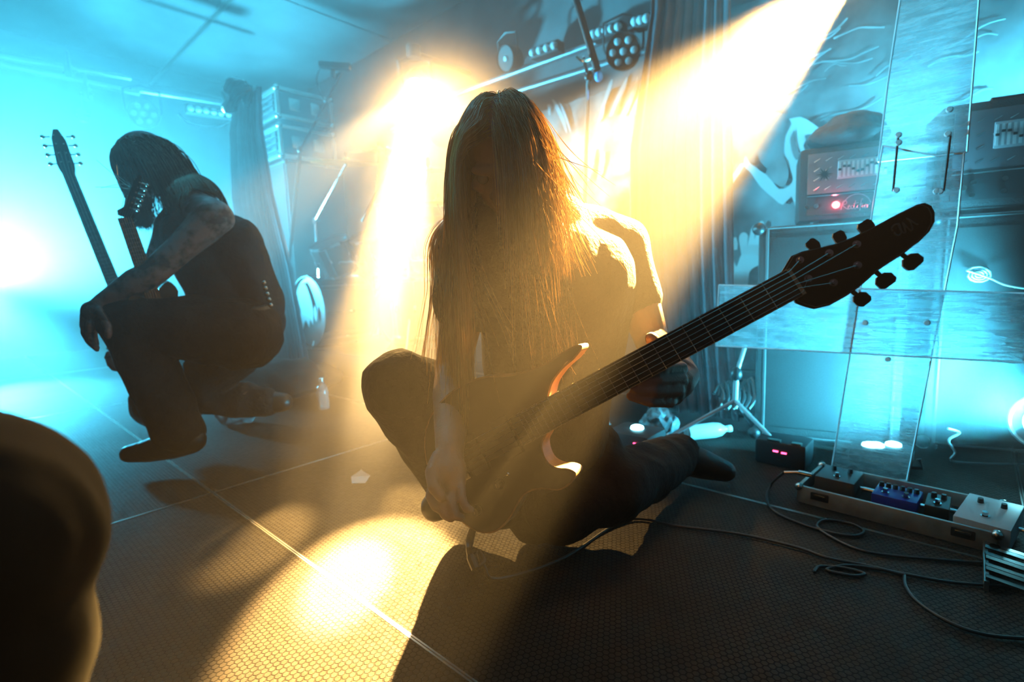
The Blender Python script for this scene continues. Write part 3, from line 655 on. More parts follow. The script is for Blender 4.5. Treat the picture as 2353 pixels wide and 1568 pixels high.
mb = MB(); mb.tube(smoothpath([P(345, 880, 2.24), P(325, 876, 2.22), P(311, 884, 2.2), P(322, 892, 2.2), P(345, 888, 2.22)], 5), .0028, 6); wobj('cord_loop', mb, M_BLK, pouch)
M_HAIR2 = hair_mat('dark_hair', (.012, .010, .009), (.035, .028, .024), .2)
mbod = [(V3(nb), V3(NS), .085), (V3(nb+Vector((.02, 0, .0))), V3(ch), .12), (V3(ch), V3(mid), .15)]
def grow2():
    g = np.random.default_rng(11); n = 2600; d = g.normal(size=(n*3, 3)); d /= np.linalg.norm(d, axis=1, keepdims=True)
    d = d[(d[:, 2] > .0-.6*np.clip(d[:, 1], 0, 1)) & ~((d[:, 1] < -.05) & (d[:, 2] < .66))][:n]; n = len(d)
    c = V3(MH); Rm = np.array(MR); ell = np.array((.080, .097, .095)); p = c+(d*ell) @ Rm.T
    v = (d @ Rm.T)*.1+Rm[:, 1][None]*.6+g.normal(size=(n, 3))*.12; L = g.uniform(.20, .34, n)[:, None]/20; out = [p.copy()]; inv = 1/(ell+g.uniform(.002, .016, size=(n, 1)))
    for i in range(20):
        v = v*.82+np.array([.30, 0, -1])*.30+g.normal(size=(n, 3))*.03; v /= np.linalg.norm(v, axis=1, keepdims=True); p = p+v*L
        q = ((p-c) @ Rm)*inv; r = np.linalg.norm(q, axis=1); m = r < 1
        if m.any(): q[m] /= r[m][:, None]; p[m] = c+(q[m]/inv[m]) @ Rm.T
        for b0, b1, br in mbod:
            ab = b1-b0; tt = np.clip(((p-b0) @ ab)/(ab @ ab), 0, 1)[:, None]; cl = b0+ab*tt; dv = p-cl; rr = np.linalg.norm(dv, axis=1, keepdims=True)
            p = np.where(rr < br, cl+dv/(rr+1e-6)*br, p)
        out.append(p.copy())
    return np.stack(out, 1)
strands('hair', grow2(), rng.uniform(.0009, .0016, 2600)[:2600], M_HAIR2, man, 'long dark hair swept back')  if False else None
A2 = grow2(); strands('hair', A2, rng.uniform(.0009, .0016, len(A2)), M_HAIR2, man, 'long dark hair swept back')
g2 = np.random.default_rng(4); n = 900; c = V3(MH); Rm = np.array(MR)                     # beard
loc = np.stack([g2.uniform(-.05, .05, n), -.045-g2.uniform(0, .045, n), -.075-g2.uniform(0, .03, n)], 1); p = c+loc @ Rm.T; v = np.tile(Rm[:, 1]*-.5, (n, 1))+np.array([0, 0, -.6])+g2.normal(size=(n, 3))*.15
Pb = [p.copy()]
for i in range(12):
    v = v*.9+np.array([.02, 0, -.16])+g2.normal(size=(n, 3))*.07; v /= np.linalg.norm(v, axis=1, keepdims=True); p = p+v*g2.uniform(.009, .013, (n, 1)); Pb.append(p.copy())
strands('beard', np.stack(Pb, 1), g2.uniform(.0007, .0012, n), M_HAIR2, man, 'long dark beard')

# ------------------------------------------------------------------ two more guitars beside him
def small_guitar(label, shift, nut, tip, end, head_w, body_c, half, bend, pegs, pegside, matn, bass=False):
    root = thing('electric_guitar', label, 'guitar', body_c)
    ax = (end-nut).normalized(); v = (end-CAMP).cross(ax).normalized(); nn = ax.cross(v).normalized()
    if nn.dot(CF) > 0: nn = -nn
    e2 = end+ax*shift; mb = MB(); mb.prism([nut-v*half, nut+v*half, e2+v*half*1.2, e2-v*half*1.2], -nn*.022); wobj('neck', mb, matn, root)
    mb = MB(); mb.prism([nut-v*half*1.05+nn*.004, nut+v*half*1.05+nn*.004, end+v*half*1.22+nn*.004, end-v*half*1.22+nn*.004], -nn*.005); wobj('fretboard', mb, M_FB, root)
    for k in range(1, 21):
        q = nut+(end-nut)*(1-2**(-k/12))/(1-2**(-22/12)); mb = MB(); mb.tube([q-v*half*1.1+nn*.005, q+v*half*1.1+nn*.005], .001, 5); wobj('fret', mb, M_NI, root)
    hx = (tip-nut); hl = hx.length; hd = hx.normalized(); hv = (nn.cross(hd)).normalized()
    prof = [(-.0, -half), (.10, -half*1.3), (.22, -head_w), (.75, -head_w*.8), (1.0, -head_w*.25), (1.0, head_w*.35), (.8, head_w*.8), (.22, head_w*1.05), (.10, half*1.3), (0, half)]
    mb = MB(); mb.prism([nut+hd*hl*a+hv*b for a, b in prof], -nn*.015); wobj('headstock', mb, M_GB, root)
    for i in range(pegs):
        t = .25+.6*i/(pegs-1 if pegs > 1 else 1)
        for sd in pegside:
            q = nut+hd*hl*t+hv*sd*head_w*.9-nn*.008; e = q+hv*sd*(.022 if bass else .012)
            mb = MB(); mb.cyl(q, e, .003, n=8); mb.ell(e+hv*sd*.004, (.009 if bass else .005,)*3, 10, 6); wobj('tuner', mb, M_NI, root)
            mb = MB(); mb.cyl(nut+hd*hl*t+hv*sd*head_w*.45, nut+hd*hl*t+hv*sd*head_w*.45+nn*.012, .003, n=8); wobj('string_post', mb, M_NI, root)
    for i in range(4 if bass else 6):
        f = (-1+2*i/(3 if bass else 5))*half*.8; mb = MB(); mb.tube([end+ax*.25+v*f*1.3+nn*.012, nut+v*f+nn*.008, nut+hd*hl*.5+hv*f*1.3+nn*.004], .0007, 4); wobj('string', mb, M_NI, root)
    o = [(-.10, -.05), (-.14, -.12), (-.06, -.16), (.05, -.12), (.16, -.145), (.27, -.15), (.34, -.08), (.36, .0), (.34, .08), (.27, .15), (.16, .145), (.05, .12), (-.03, .15), (-.09, .12), (-.06, .05), (-.04, .03), (-.04, -.03)]
    pts = smoothpath([e2+ax*a*bend+v*b*bend-nn*.002 for a, b in o+[o[0]]], 3)[:-1]
    mb = MB(); mb.prism(pts, -nn*.038); wobj('guitar_body', mb, M_GT, root, 50)
    q = e2+ax*.2*bend; mb = MB(); mb.box((0, 0, 0), (.075*bend, .02, .012), Matrix.Translation(q+nn*.004) @ Matrix((v, ax, nn)).transposed().to_4x4()); wobj('bridge', mb, M_NI, root)
    return root, nn
M_NK = mat('dark_neck_wood', (.10, .055, .03), .4)
gA, nA = small_guitar('bass guitar neck rising beside the cyan glow, beyond the crouching man', .13, P(158, 400, 2.28), P(128, 297, 2.26), P(262, 655, 2.32), .030, P(330, 800, 2.36), .021, .55, 4, (-1, 1), M_NK, True)
gB, nB = small_guitar('guitar held by the crouching man, headstock in front of his beard', .06, P(287, 500, 1.74), P(322, 402, 1.66), P(344, 662, 1.82), .012, P(360, 760, 1.95), .020, .5, 6, (-1,), M_NK)
for i, (x, y) in enumerate(((262, 398), (222, 368), (232, 432), (268, 380), (219, 430))):
    mb = MB(); mb.tube(smoothpath([P(300, 425+i*3, 1.67), P(285-i*3, 415+i*4, 1.66), P(x, y, 1.65)], 4), .0006, 4); wobj('string_end', mb, M_NI, gB)

# ------------------------------------------------------------------ spectator's head close to the lens, lower left corner
hb = FL(-60, 1500); hb = Vector((-.66, .32, 0)); sp = thing('person', 'dark blurred silhouette of a spectator in the lower left corner', 'person', hb)
SH = P(-150, 1320, .34); SR = frame(Vector((.2, .95, .1)))
mb = MB(); head(mb, SH, SR, .9); limb(mb, [SH-Vector((0, 0, .05)), SH-Vector((.02, .02, .17)), Vector((SH.x-.04, SH.y-.04, -.0))], [.05, .06, .15]); limb(mb, [SH-Vector((.02, .02, .2)), SH+Vector((.13, -.08, -.26))], [.09, .07]); limb(mb, [SH-Vector((.02, .02, .2)), SH+Vector((-.2, -.0, -.26))], [.09, .07])
fuse('body', mb, .008, 3, M_TAT, sp)
mb = MB(); limb(mb, [SH-Vector((.02, .02, .16)), SH-Vector((.02, .02, .24)), Vector((SH.x-.04, SH.y-.04, .15))], [.075, .13, .18]); limb(mb, [SH-Vector((.02, .02, .2)), SH+Vector((.14, -.08, -.27))], [.10, .09]); limb(mb, [SH-Vector((.02, .02, .2)), SH+Vector((-.2, -.0, -.27))], [.10, .09])
M_HOOD = mat('jet_black_cloth', (.004, .004, .004), .95, spec=.1)
fuse('hooded_top', mb, .01, 4, M_HOOD, sp)
mb = MB(); mb.ell(SH+Vector((0, .0, .015)), (.09, .10, .095), 20, 14); mb.ell(SH+Vector((0, -.01, -.06)), (.085, .085, .10), 20, 14); fuse('hood', mb, .008, 2, M_HOOD, sp, disp=folds(.004, 20))
# ------------------------------------------------------------------ curtains
def curtain(name, label, pts, dens, amp, m, top=None):
    """pts: rows (centre, half width, along direction) from top to bottom; pleated sheet"""
    cols = 90; vs = []; fs = []; rows = []
    R_ = []
    for i in range(len(pts)-1):
        for j in range(6):
            t = j/6; R_.append((pts[i][0].lerp(pts[i+1][0], t), pts[i][1]*(1-t)+pts[i+1][1]*t))
    R_.append((pts[-1][0], pts[-1][1])); dr = dens[1]; nr = Vector((-dr.y, dr.x, 0))
    for i, (c, w) in enumerate(R_):
        for k in range(cols+1):
            s = k/cols*2-1; a = math.sin(s*dens[0]*math.pi+.4*math.sin(i*.15+s*5))*amp*(.6+.4*math.sin(k*.7)); vs.append(c+dr*s*w+nr*(a+math.cos(s*1.5)*w*.35))
    n = cols+1
    for i in range(len(R_)-1):
        for k in range(cols): fs.append((i*n+k, i*n+k+1, (i+1)*n+k+1, (i+1)*n+k))
    mb = MB(); mb.add(vs, fs); o = obj(name, mb, m, smooth=True); s = o.modifiers.new('s', 'SOLIDIFY'); s.thickness = .006
    return tag(o, label, 'curtain')
M_CURT = mat('dark_stage_curtain', (.085, .07, .085), .9, nscale=6, namt=.25, bump=.3, bscale=150)
dl = Vector((.92, -.38, 0)).normalized()
gz = lambda x, y, d: P(x, y, d)
cl_ = [(P(572, 205, 3.6), .11), (P(566, 300, 3.6), .15), (P(580, 450, 3.55), .19), (P(612, 620, 3.5), .23), (P(640, 780, 3.45), .23), (Vector((*P(650, 880, 3.42).xy, .03)), .25)]
curtain('stage_curtain', 'dark gathered curtain hanging behind the crouching man', cl_, (9, dl), .022, M_CURT)
mb = MB()
for i in range(7):
    a = P(518+i*3, 205+i*6, 3.45); mb.tube(smoothpath([a, P(530+i*4, 186+i*5, 3.42), P(550+i*4, 188+i*3, 3.45), P(566, 200+i*7, 3.5)], 4), .022+.005*(i % 3), 8)
mb.tube(smoothpath([P(520, 215, 3.45), P(526, 235, 3.42), P(518, 250, 3.45), P(540, 245, 3.45)], 4), .03, 8)
tag(sobj('plastic_wrap', mb, mat('glossy_black_plastic', (.03, .03, .03), .12, bump=.5, bscale=30, coat=.5)), 'crumpled shiny plastic wrap tied round the top of the far curtain', 'wrap')
dr_ = Vector((.86, -.5, 0)).normalized()
cr_ = [(FL(1585, -260, 3.25).lerp(P(1585, -260, 2.55), .99), .19), (P(1582, 0, 2.52), .19), (P(1570, 150, 2.5), .21), (P(1558, 330, 2.48), .24), (P(1560, 560, 2.42), .235), (P(1575, 800, 2.36), .21), (Vector((*P(1590, 950, 2.32).xy, .02)), .20)]
curtain('stage_curtain', 'tall dark curtain behind the guitarist\'s shoulder, between drums and amplifiers', cr_, (8, dr_), .03, M_CURT)

# ------------------------------------------------------------------ banners on the back wall
M_BAN = mat('grey_banner_cloth', (.27, .28, .29), .85, nscale=5, namt=.55, bump=.15, bscale=30); M_PRINT = mat('white_banner_print', (.78, .8, .8), .8); M_BANL = mat('light_banner_smoke', (.34, .355, .365), .85, nscale=7, namt=.4)
BB = BW-.06
def banner(label, x0, x1, y0, y1):
    mb = MB(); a, b, c, d = onB(x0, y0, BB), onB(x1, y0, BB), onB(x1, y1, BB), onB(x0, y1, BB)
    a = Vector((a.x, a.y, min(a.z, CH-.1))); z0 = min(a.z, b.z, CH-.08); z1 = max(.1, (c.z+d.z)/2)
    N = 24; vs = []
    for i in range(N+1):
        p = a.lerp(b, i/N); f = .012*math.sin(i*1.3)
        vs += [Vector((p.x, p.y, z0))-D2*f, Vector((p.x, p.y, z1))-D2*f]
    mb.add(vs, [(2*i, 2*i+2, 2*i+3, 2*i+1) for i in range(N)]); o = obj('banner', mb, M_BAN, smooth=True); s = o.modifiers.new('s', 'SOLIDIFY'); s.thickness = .003
    return tag(o, label, 'banner')
ban1 = banner('large grey backdrop banner with white jagged logo strokes behind the amplifiers', 1640, 2600, -320, 715)
ban2 = banner('dark banner with faint logo strokes behind the drum kit', 1215, 1500, 175, 560)
def flat(pts, m, parent, nm, off=.03, th=.003, sm=2):
    q = [onB(x, y, BB-off) for x, y in pts]
    if sm > 1: q = smoothpath(q+[q[0]], sm)[:-1]
    mb = MB(); mb.prism(q, D2*th); return sobj(nm, mb, m, parent)
Z5 = lambda l: [(1600+x/3.016, y/3.016) for x, y in l]
flat(Z5([(640, 825), (720, 810), (800, 850), (880, 925), (850, 990), (790, 950), (740, 1010), (770, 1080), (700, 1150), (712, 1230), (700, 1290), (720, 1420), (690, 1450), (660, 1360), (600, 1420), (540, 1380), (440, 1290), (380, 1200), (330, 1150), (340, 1080), (370, 1130), (450, 1190), (500, 1220), (570, 1310), (640, 1290), (670, 1240), (640, 1150), (610, 1060), (620, 940), (660, 860)]), M_PRINT, ban1, 'logo_stroke')
flat(Z5([(650, 960), (680, 900), (690, 1000), (720, 1080), (690, 1110), (660, 1040)]), M_BAN, ban1, 'logo_gap', .036)
flat(Z5([(480, 1200), (520, 1130), (600, 1080), (640, 1180), (620, 1280), (570, 1290), (510, 1240)]), M_BANL, ban1, 'logo_smoke', .036)
flat(Z5([(750, 940), (800, 930), (840, 985), (800, 1000), (770, 990)]), M_BAN, ban1, 'logo_gap', .036)
flat(Z5([(100, 1340), (200, 1340), (260, 1260), (330, 1150), (300, 1140), (200, 1280), (120, 1300)]), M_PRINT, ban1, 'logo_stroke')
flat(Z5([(-60, 1000), (60, 900), (200, 1000), (240, 1120), (160, 1200), (40, 1100)]), M_PRINT, ban1, 'logo_stroke')
Z4 = lambda l: [(1600+x/2.614, 400+y/2.614) for x, y in l]
flat(Z4([(232, 680), (200, 600), (222, 510), (240, 560), (262, 500), (270, 480), (255, 400), (262, 365), (285, 350), (310, 372), (302, 450), (330, 330), (352, 312), (348, 400), (375, 300), (395, 282), (408, 300), (390, 350), (385, 420), (410, 340), (425, 325), (448, 335), (440, 410), (470, 335), (492, 335), (485, 400), (480, 445), (440, 465), (420, 450), (395, 530), (350, 560), (318, 590), (312, 640), (300, 680)]), M_PRINT, ban1, 'printed_hand', .03, .003, 2)
flat(Z4([(155, 445), (180, 400), (240, 380), (245, 455), (190, 450)]), M_PRINT, ban1, 'logo_stroke')
flat(Z4([(60, 440), (150, 390), (160, 400), (150, 420), (60, 480)]), M_PRINT, ban1, 'logo_stroke')
# pale swirls of smoke printed on the big banner
for i in range(26):
    x = 1700+random.random()*560; y = 60+random.random()*230; w = 20+random.random()*60; a = -.6+random.random()*.5
    pp = [onB(x+t*w*math.cos(a), y+t*w*math.sin(a)+6*math.sin(t*3+i), BB-.028) for t in (-1, -.5, 0, .5, 1)]
    mb = MB(); mb.tube(smoothpath(pp, 4), .003+.005*random.random(), 4); sobj('smoke_swirl', mb, M_BANL, ban1)
Z2 = lambda l: [(1150+x/3.733, y/3.733) for x, y in l]
for pts in ([(830, 1060), (870, 900), (930, 720), (960, 680), (950, 760), (900, 900), (880, 1010)], [(930, 1000), (980, 860), (1060, 700), (1090, 660), (1070, 760), (1000, 900), (965, 990)], [(1030, 1000), (1080, 880), (1150, 720), (1180, 650), (1175, 740), (1120, 900), (1070, 1000)], [(1100, 1000), (1150, 880), (1205, 780), (1200, 860), (1140, 1010)],
            [(440, 850), (470, 870), (520, 950), (560, 1060), (570, 1150), (530, 1060), (480, 950)], [(500, 870), (540, 930), (590, 1060), (600, 1140), (560, 1040)], [(430, 900), (420, 1000), (400, 900)]):
    flat(Z2(pts), mat('faint_print', (.34, .36, .38), .8), ban2, 'logo_stroke', .03, .003, 2)
for x, y in ((1165, 1190), (1420, 330)):
    pass
for pts in ([(760, 1300), (800, 1290), (790, 1480), (740, 1560)], [(860, 1320), (900, 1310), (880, 1480), (830, 1540)]): flat(Z2(pts), mat('faint_print', (.34, .36, .38), .8), ban2, 'logo_stroke', .03, .003, 2)

# ------------------------------------------------------------------ pipes and lamps under the ceiling
M_PIPE = mat('pipe_steel', (.30, .30, .32), .35, .8); M_LAMPB = mat('lamp_housing', (.03, .03, .032), .5)
def lineB(x0, y0, x1, y1, b): return onB(x0, y0, b), onB(x1, y1, b)
for (x0, y0, x1, y1, b, lab) in ((1000, 235, 1600, 15, 3.3, 'upper ceiling pipe running over the drum kit'), (900, 300, 1560, 95, 3.42, 'lower ceiling pipe carrying the lamps over the drums')):
    p, q = lineB(x0, y0, x1, y1, b); q = Vector((q.x, q.y, p.z)) if False else q
    mb = MB(); mb.cyl(p, q, .024, n=12)
    tag(sobj('pipe', mb, M_PIPE), lab, 'pipe')
def onA(x, y, a):
    r = ray(x, y); return CAMP + r*((a-CAMP.dot(D1))/r.dot(D1))
for (x0, y0, x1, y1, a, lab) in ((-40, 125, 300, 180, 5.9, 'upper pipe over the far side wall, above the cyan haze'), (-40, 140, 320, 215, 5.7, 'lower pipe over the far side wall, above the cyan haze'), (300, 205, 560, 245, 5.7, 'short pipe over the far side wall beside the curtain top')):
    mb = MB(); mb.cyl(onA(x0, y0, a), onA(x1, y1, a), .022, n=12); tag(sobj('pipe', mb, M_PIPE), lab, 'pipe')
def par_can(label, c, aim, r=.11, lenses=7, group=None):
    aim = Vector(aim).normalized(); Rm = aim.to_track_quat('Z', 'Y').to_matrix().to_4x4(); t = thing('stage_lamp', label, 'lamp', c, group=group)
    mb = MB(); mb.lathe([(0, -.13), (r*.75, -.13), (r*.95, -.10), (r, 0), (r*.97, .012), (r*.92, .0), (0, -.004)], 24, Rm); sobj('housing', mb, M_LAMPB, t)
    for i in range(lenses):
        if lenses == 1: a = 0; i = 0
        a = 2*math.pi*i/max(1, lenses-1); q = Vector((0, 0, .004)) if i == lenses-1 else Vector((math.cos(a)*r*.6, math.sin(a)*r*.6, .004))
        mb = MB(); mb.ell(q, (r*.2, r*.2, .008), 14, 8, M=Rm); sobj('lens', mb, mat('lamp_lens', (.7, .72, .75), .1, coat=.5), t)
    mb = MB(); mb.tube([Rm @ Vector(v) for v in ((r*1.02, 0, -.04), (r*1.12, .03, -.04), (r*1.1, r*1.6, -.05), (0, r*1.9, -.05), (-r*1.1, r*1.6, -.05), (-r*1.12, .03, -.04), (-r*1.02, 0, -.04))], .008, 6); sobj('yoke', mb, M_LAMPB, t)
    return t
par_can('round lamp with seven lenses hanging beside the tall curtain', onB(1432, 118, 3.15), (-.25, -.9, -.25), .115)
par_can('round lamp with seven lenses hanging left of the curtain top in cyan haze', onA(330, 262, 5.5), (.45, -.9, -.25), .12)
par_can('lamp over the drum kit glowing cyan at its rim', onB(1162, 135, 3.2), (-.7, -.6, -.2), .10, 1)
def bar_lamp(label, p, q, n=7):
    t = thing('bar_lamp', label, 'lamp', p.lerp(q, .5)); k = Vector(t.location); ax = (q-p).normalized(); up = Vector((0, 0, 1)); f = ax.cross(up).normalized()
    if f.dot(CF) > 0: f = -f
    Mx = Matrix((ax, -f, up)).transposed().to_4x4()
    mb = MB(); mb.box((0, 0, 0), ((q-p).length, .09, .08), Mx, .01); sobj('housing', mb, M_LAMPB, t)
    for i in range(n):
        s = (i+.5)/n-.5; mb = MB(); mb.ell(ax*s*(q-p).length+f*.045, (.028, .028, .028), 12, 8); sobj('lens', mb, mat('lamp_lens', (.7, .72, .75), .1, coat=.5), t)
    return t
bar_lamp('bar lamp with a row of small lenses high in the cyan haze', onA(425, 250, 5.5), onA(545, 268, 5.5))
bar_lamp('short bar lamp on the pipe above the drum kit, nearest the player\'s head', onB(1225, 128, 3.2), onB(1290, 106, 3.2), 4)
bar_lamp('thin bar lamp between the pipes left of the round seven-lens lamp', onB(1365, 85, 3.2), onB(1435, 65, 3.2), 5)
bar_lamp('thin bar lamp next to the tall curtain\'s top edge', onB(1460, 57, 3.2), onB(1500, 46, 3.2), 3)
mb = MB(); mb.tube(smoothpath([onA(410, 262, 5.4), onA(440, 285, 5.4), onA(490, 292, 5.4), onA(525, 280, 5.4)], 5), .012, 6); tag(sobj('lamp_cable', mb, M_BLK), 'cable sagging below the bar lamp in the cyan haze', 'cable')
for i, (x, y) in enumerate(((160, 165), (200, 215), (190, 265))):
    t = thing('pipe_clamp', ('bright clamp on the upper pipe at the far side wall', 'small hanging bracket below the far side pipes', 'lowest dangling hook under the far side pipes')[i], 'clamp', onA(x, y, 5.6))
    mb = MB(); mb.box((0, 0, 0), (.05, .05, .11), None, .01); mb.cyl((0, 0, .05), (0, 0, .16), .012, n=8); sobj('bracket', mb, M_PIPE, t); mb = MB(); mb.cyl((-.05, 0, 0), (.05, 0, 0), .014, n=8); sobj('bolt', mb, M_NI, t)
# moving-head lamps that throw the warm shafts
def moving_head(label, c, aim):
    aim = Vector(aim).normalized(); Rm = aim.to_track_quat('Z', 'Y').to_matrix().to_4x4(); t = thing('moving_head_lamp', label, 'lamp', c)
    mb = MB(); mb.lathe([(0, -.30), (.07, -.29), (.10, -.24), (.105, -.08), (.085, -.03), (.08, -.03), (.075, -.05), (0, -.055)], 24, Rm); sobj('head', mb, M_LAMPB, t)
    mb = MB(); mb.ell((0, 0, -.046), (.07, .07, .012), 18, 8, M=Rm); sobj('lens', mb, mat('burning_lens', (1, .8, .5), .2, emit=(1.0, .72, .38), estr=60), t)
    top = Vector((0, 0, .32)); mb = MB(); side = Rm.to_3x3() @ Vector((1, 0, 0)); b = Rm.to_3x3() @ Vector((0, 0, -.16))
    mb.tube([b+side*.12, b+side*.14+Vector((0, 0, .05)), side*.13+top*.7, top*.8, -side*.13+top*.7, b-side*.14+Vector((0, 0, .05)), b-side*.12], .018, 8); mb.cyl(top*.75, top*1.05, .06, n=16); mb.cyl(top*.9, top*.9+D2*max(.02, BW-c.dot(D2)-.10), .02, n=10); sobj('yoke', mb, M_LAMPB, t)
    return t
moving_head('warm moving-head lamp blazing above the drum kit', S2+(S2-FL(800, 1300)).normalized()*.02, FL(800, 1300)-S2)
moving_head('warm moving-head lamp above the amplifiers throwing the big shaft', S1+(S1-P(1330, 600, 1.2)).normalized()*.02, P(1330, 600, 1.2)-S1)
# ------------------------------------------------------------------ back line: cabinets, rack cases, amplifiers
M_TOLEX = mat('black_tolex', (.02, .019, .02), .7, bump=.4, bscale=250); M_GRILL = mat('grille_cloth', (.02, .02, .021), .9, nscale=300, namt=.5); M_CASE = mat('flight_case_laminate', (.045, .045, .05), .45); M_CHR = mat('chrome', (.85, .85, .85), .12, 1.0)
def cabinet(label, loc, w, d, h, rz=RZ, group=None):
    t = thing('speaker_cabinet', label, 'speaker', loc, rz, group)
    mb = MB(); mb.box((w/2, d/2, h/2+.03), (w, d, h-.06+.06), None, .018); sobj('cabinet_shell', mb, M_TOLEX, t)
    mb = MB(); mb.box((w/2, -.001, h/2+.03), (w-.07, .012, h-.07), None, .004); gr = sobj('grille', mb, M_GRILL, t)
    mb = MB()
    for a, b, c, e in ((.03, .03, w-.03, .03), (.03, h+.03, w-.03, h+.03), (.03, .03, .03, h+.03), (w-.03, .03, w-.03, h+.03)): mb.cyl((a, -.006, b), (c, -.006, e), .005, n=6)
    sobj('piping', mb, mat('grey_piping', (.06, .06, .06), .7), gr)
    for x in (0, w):
        for z in (.03, h+.03):
            mb = MB(); mb.ell((x, 0, z), (.024, .024, .024), 10, 8); sobj('corner_protector', mb, M_BLK, t)
    for x in (.07, w-.07):
        mb = MB(); mb.cyl((x-.015, .07, .015), (x+.015, .07, .015), .03, n=12); sobj('caster', mb, M_BLK, t)
    mb = MB(); mb.box((w/2, d+.0, h*.6), (.14, .01, .08), None, .003); sobj('handle_plate', mb, M_BLK, t)
    return t
q = FL(1733, 1012); q.z = 0
RA_ = -.47; cab1 = cabinet('black speaker cabinet under the amplifier head with the red light', q, .47, .36, .80, RA_)
topz = .83
def amp(label, loc, w=.67, d=.27, h=.255, rz=RZ, red=True, logo=True, rows=4):
    t = thing('amplifier_head', label, 'amplifier', loc, rz)
    mb = MB(); mb.box((w/2, d/2, h/2), (w, d, h), None, .022); sobj('case', mb, M_TOLEX, t)
    mb = MB(); mb.box((w/2, -.002, h*.64), (w-.06, .008, h*.54), None, .003); pl = sobj('tread_plate', mb, mat('steel_tread_plate', (.20, .17, .19), .38, .55, nscale=4, namt=.2), t)
    for i in range(9):
        for j in range(rows):
            x = .06+i*(w-.12)/8; z = h*.44+j*h*.125
            mb = MB(); mb.cyl((x-.010, -.0065, z-.006), (x+.010, -.0065, z+.006), .0022, .0012, n=6); sobj('tread_mark', mb, M_CHR, pl)
    mb = MB(); mb.box((w*.48, -.009, h*.66), (w*.36, .006, h*.24), None, .003); eq = sobj('equalizer_panel', mb, mat('pale_panel', (.42, .42, .45), .4), t)
    for i in range(11):
        x = w*.315+i*w*.033; z = h*.66+.012*math.sin(i*1.1)
        mb = MB(); mb.box((x, -.0135, h*.66), (.007, .003, h*.19)); sobj('slider_slot', mb, mat('slot_white', (.75, .78, .8), .3), eq)
        mb = MB(); mb.box((x, -.0165, z), (.010, .006, .008), None, .001); sobj('slider', mb, M_BLK, eq)
    mb = MB(); mb.box((w/2, -.0015, h*.20), (w-.06, .007, h*.24), None, .002); cp = sobj('control_panel', mb, mat('panel_black', (.03, .028, .03), .35), t)
    mb = MB(); mb.cyl((.03, -.007, h*.335), (w-.03, -.007, h*.335), .0028, n=6); sobj('trim_strip', mb, M_CHR, t)
    for i in range(8):
        x = .03+i*.032 + (.20 if i > 1 else 0)
        if x > w-.05: continue
        mb = MB(); mb.cyl((x, -.004, h*.2), (x, -.02, h*.2), .0095, .008, 14); kn = sobj('knob', mb, M_CHR if i > 1 else M_NI, cp)
    if red:
        mb = MB(); mb.ell((.125, -.010, h*.2), (.013, .009, .013), 16, 10); sobj('pilot_light', mb, mat('red_jewel', (.8, .05, .05), .3, emit=(1, .06, .07), estr=22), t)
        point('pilot_glow', t.matrix_basis @ Vector((.125, -.05, h*.2)), .5, (1, .08, .12), .012, vol=1.0)
    if logo:
        mb = MB(); pts = lambda l: [(.142+x*.00062, -.0085, h*.13+y*.0007) for x, y in l]
        # flowing script "Rectifier"
        for s in ([(0, 0), (8, 40), (24, 44), (26, 30), (8, 22), (22, 8), (34, 0)], [(34, 10), (44, 14), (42, 20), (35, 14), (38, 0), (48, 4)], [(60, 16), (53, 18), (50, 8), (56, 0), (64, 6)], [(72, 42), (64, 6), (72, 0), (78, 6)], [(62, 26), (86, 30)], [(84, 18), (81, 4), (90, 2)], [(108, 44), (101, 46), (94, -10)], [(90, 20), (110, 24)], [(108, 18), (105, 4), (113, 2)], [(116, 10), (125, 14), (123, 20), (117, 14), (119, 0), (130, 4)], [(132, 18), (131, 0), (135, 14), (144, 20)]):
            mb.tube(smoothpath(pts(s), 3), .0012, 5)
        sobj('script_lettering', mb, mat('dim_chrome', (.45, .42, .45), .3, .6), t)
        mb = MB(); mb.tube([(.19+.045*math.cos(a), -.0085, h*.14+.05*math.sin(a)) for a in [math.pi*.1+k*math.pi*.8/14 for k in range(15)]], .0012, 5); sobj('badge_arc', mb, mat('dim_chrome', (.45, .42, .45), .3, .6), t)
        mb = MB()                                                           # dark many-pointed star emblem
        for k in range(12): a = k*math.pi/6; R = .030 if k % 2 else .020; b = Matrix.Rotation(-a, 4, 'Y'); mb.prism([Matrix.Translation((w*.20, -.0085, h*.62)) @ b @ Vector(v) for v in ((-.004, 0, 0), (.004, 0, 0), (0, 0, R))], (0, -.002, 0))
        sobj('star_emblem', mb, M_BLK, t)
    mb = MB(); mb.tube([(w*.35, d/2, h), (w*.36, d/2, h+.025), (w*.64, d/2, h+.025), (w*.65, d/2, h)], .009, 6); sobj('carry_handle', mb, M_BLK, t)
    for x in (.06, w-.06):
        mb = MB(); mb.cyl((x, .05, -.012), (x, .05, .002), .015, n=10); sobj('foot', mb, M_BLK, t)
    return t
a1 = P(1832, 497, 1.97); a1.z = topz+.022
amp1 = amp('amplifier head with glowing red light and script badge, on the speaker cabinet', a1, .42, .24, .275, RA_)
mb = MB(); k = a1+Vector((0, .06, .282)); X = Vector((.89, -.45, 0))
mb.ell(k+X*.18+D2*.04+Vector((0, 0, .03)), (.145, .12, .045), 20, 10); mb.ell(k+X*.20+D2*.04+Vector((0, 0, .065)), (.10, .09, .055), 20, 10); mb.ell(k+X*.13+D2*.05+Vector((0, 0, .045)), (.07, .07, .05), 16, 10)
bag = fuse('cloth_bag', mb, .008, 4, mat('dark_canvas', (.04, .035, .035), .85, bump=.4, bscale=60), None, disp=folds(.01, 12)); tag(bag, 'dark soft bag lying on top of the amplifier head', 'bag')
q2 = P(2140, 700, 1.80); q2.z = 0
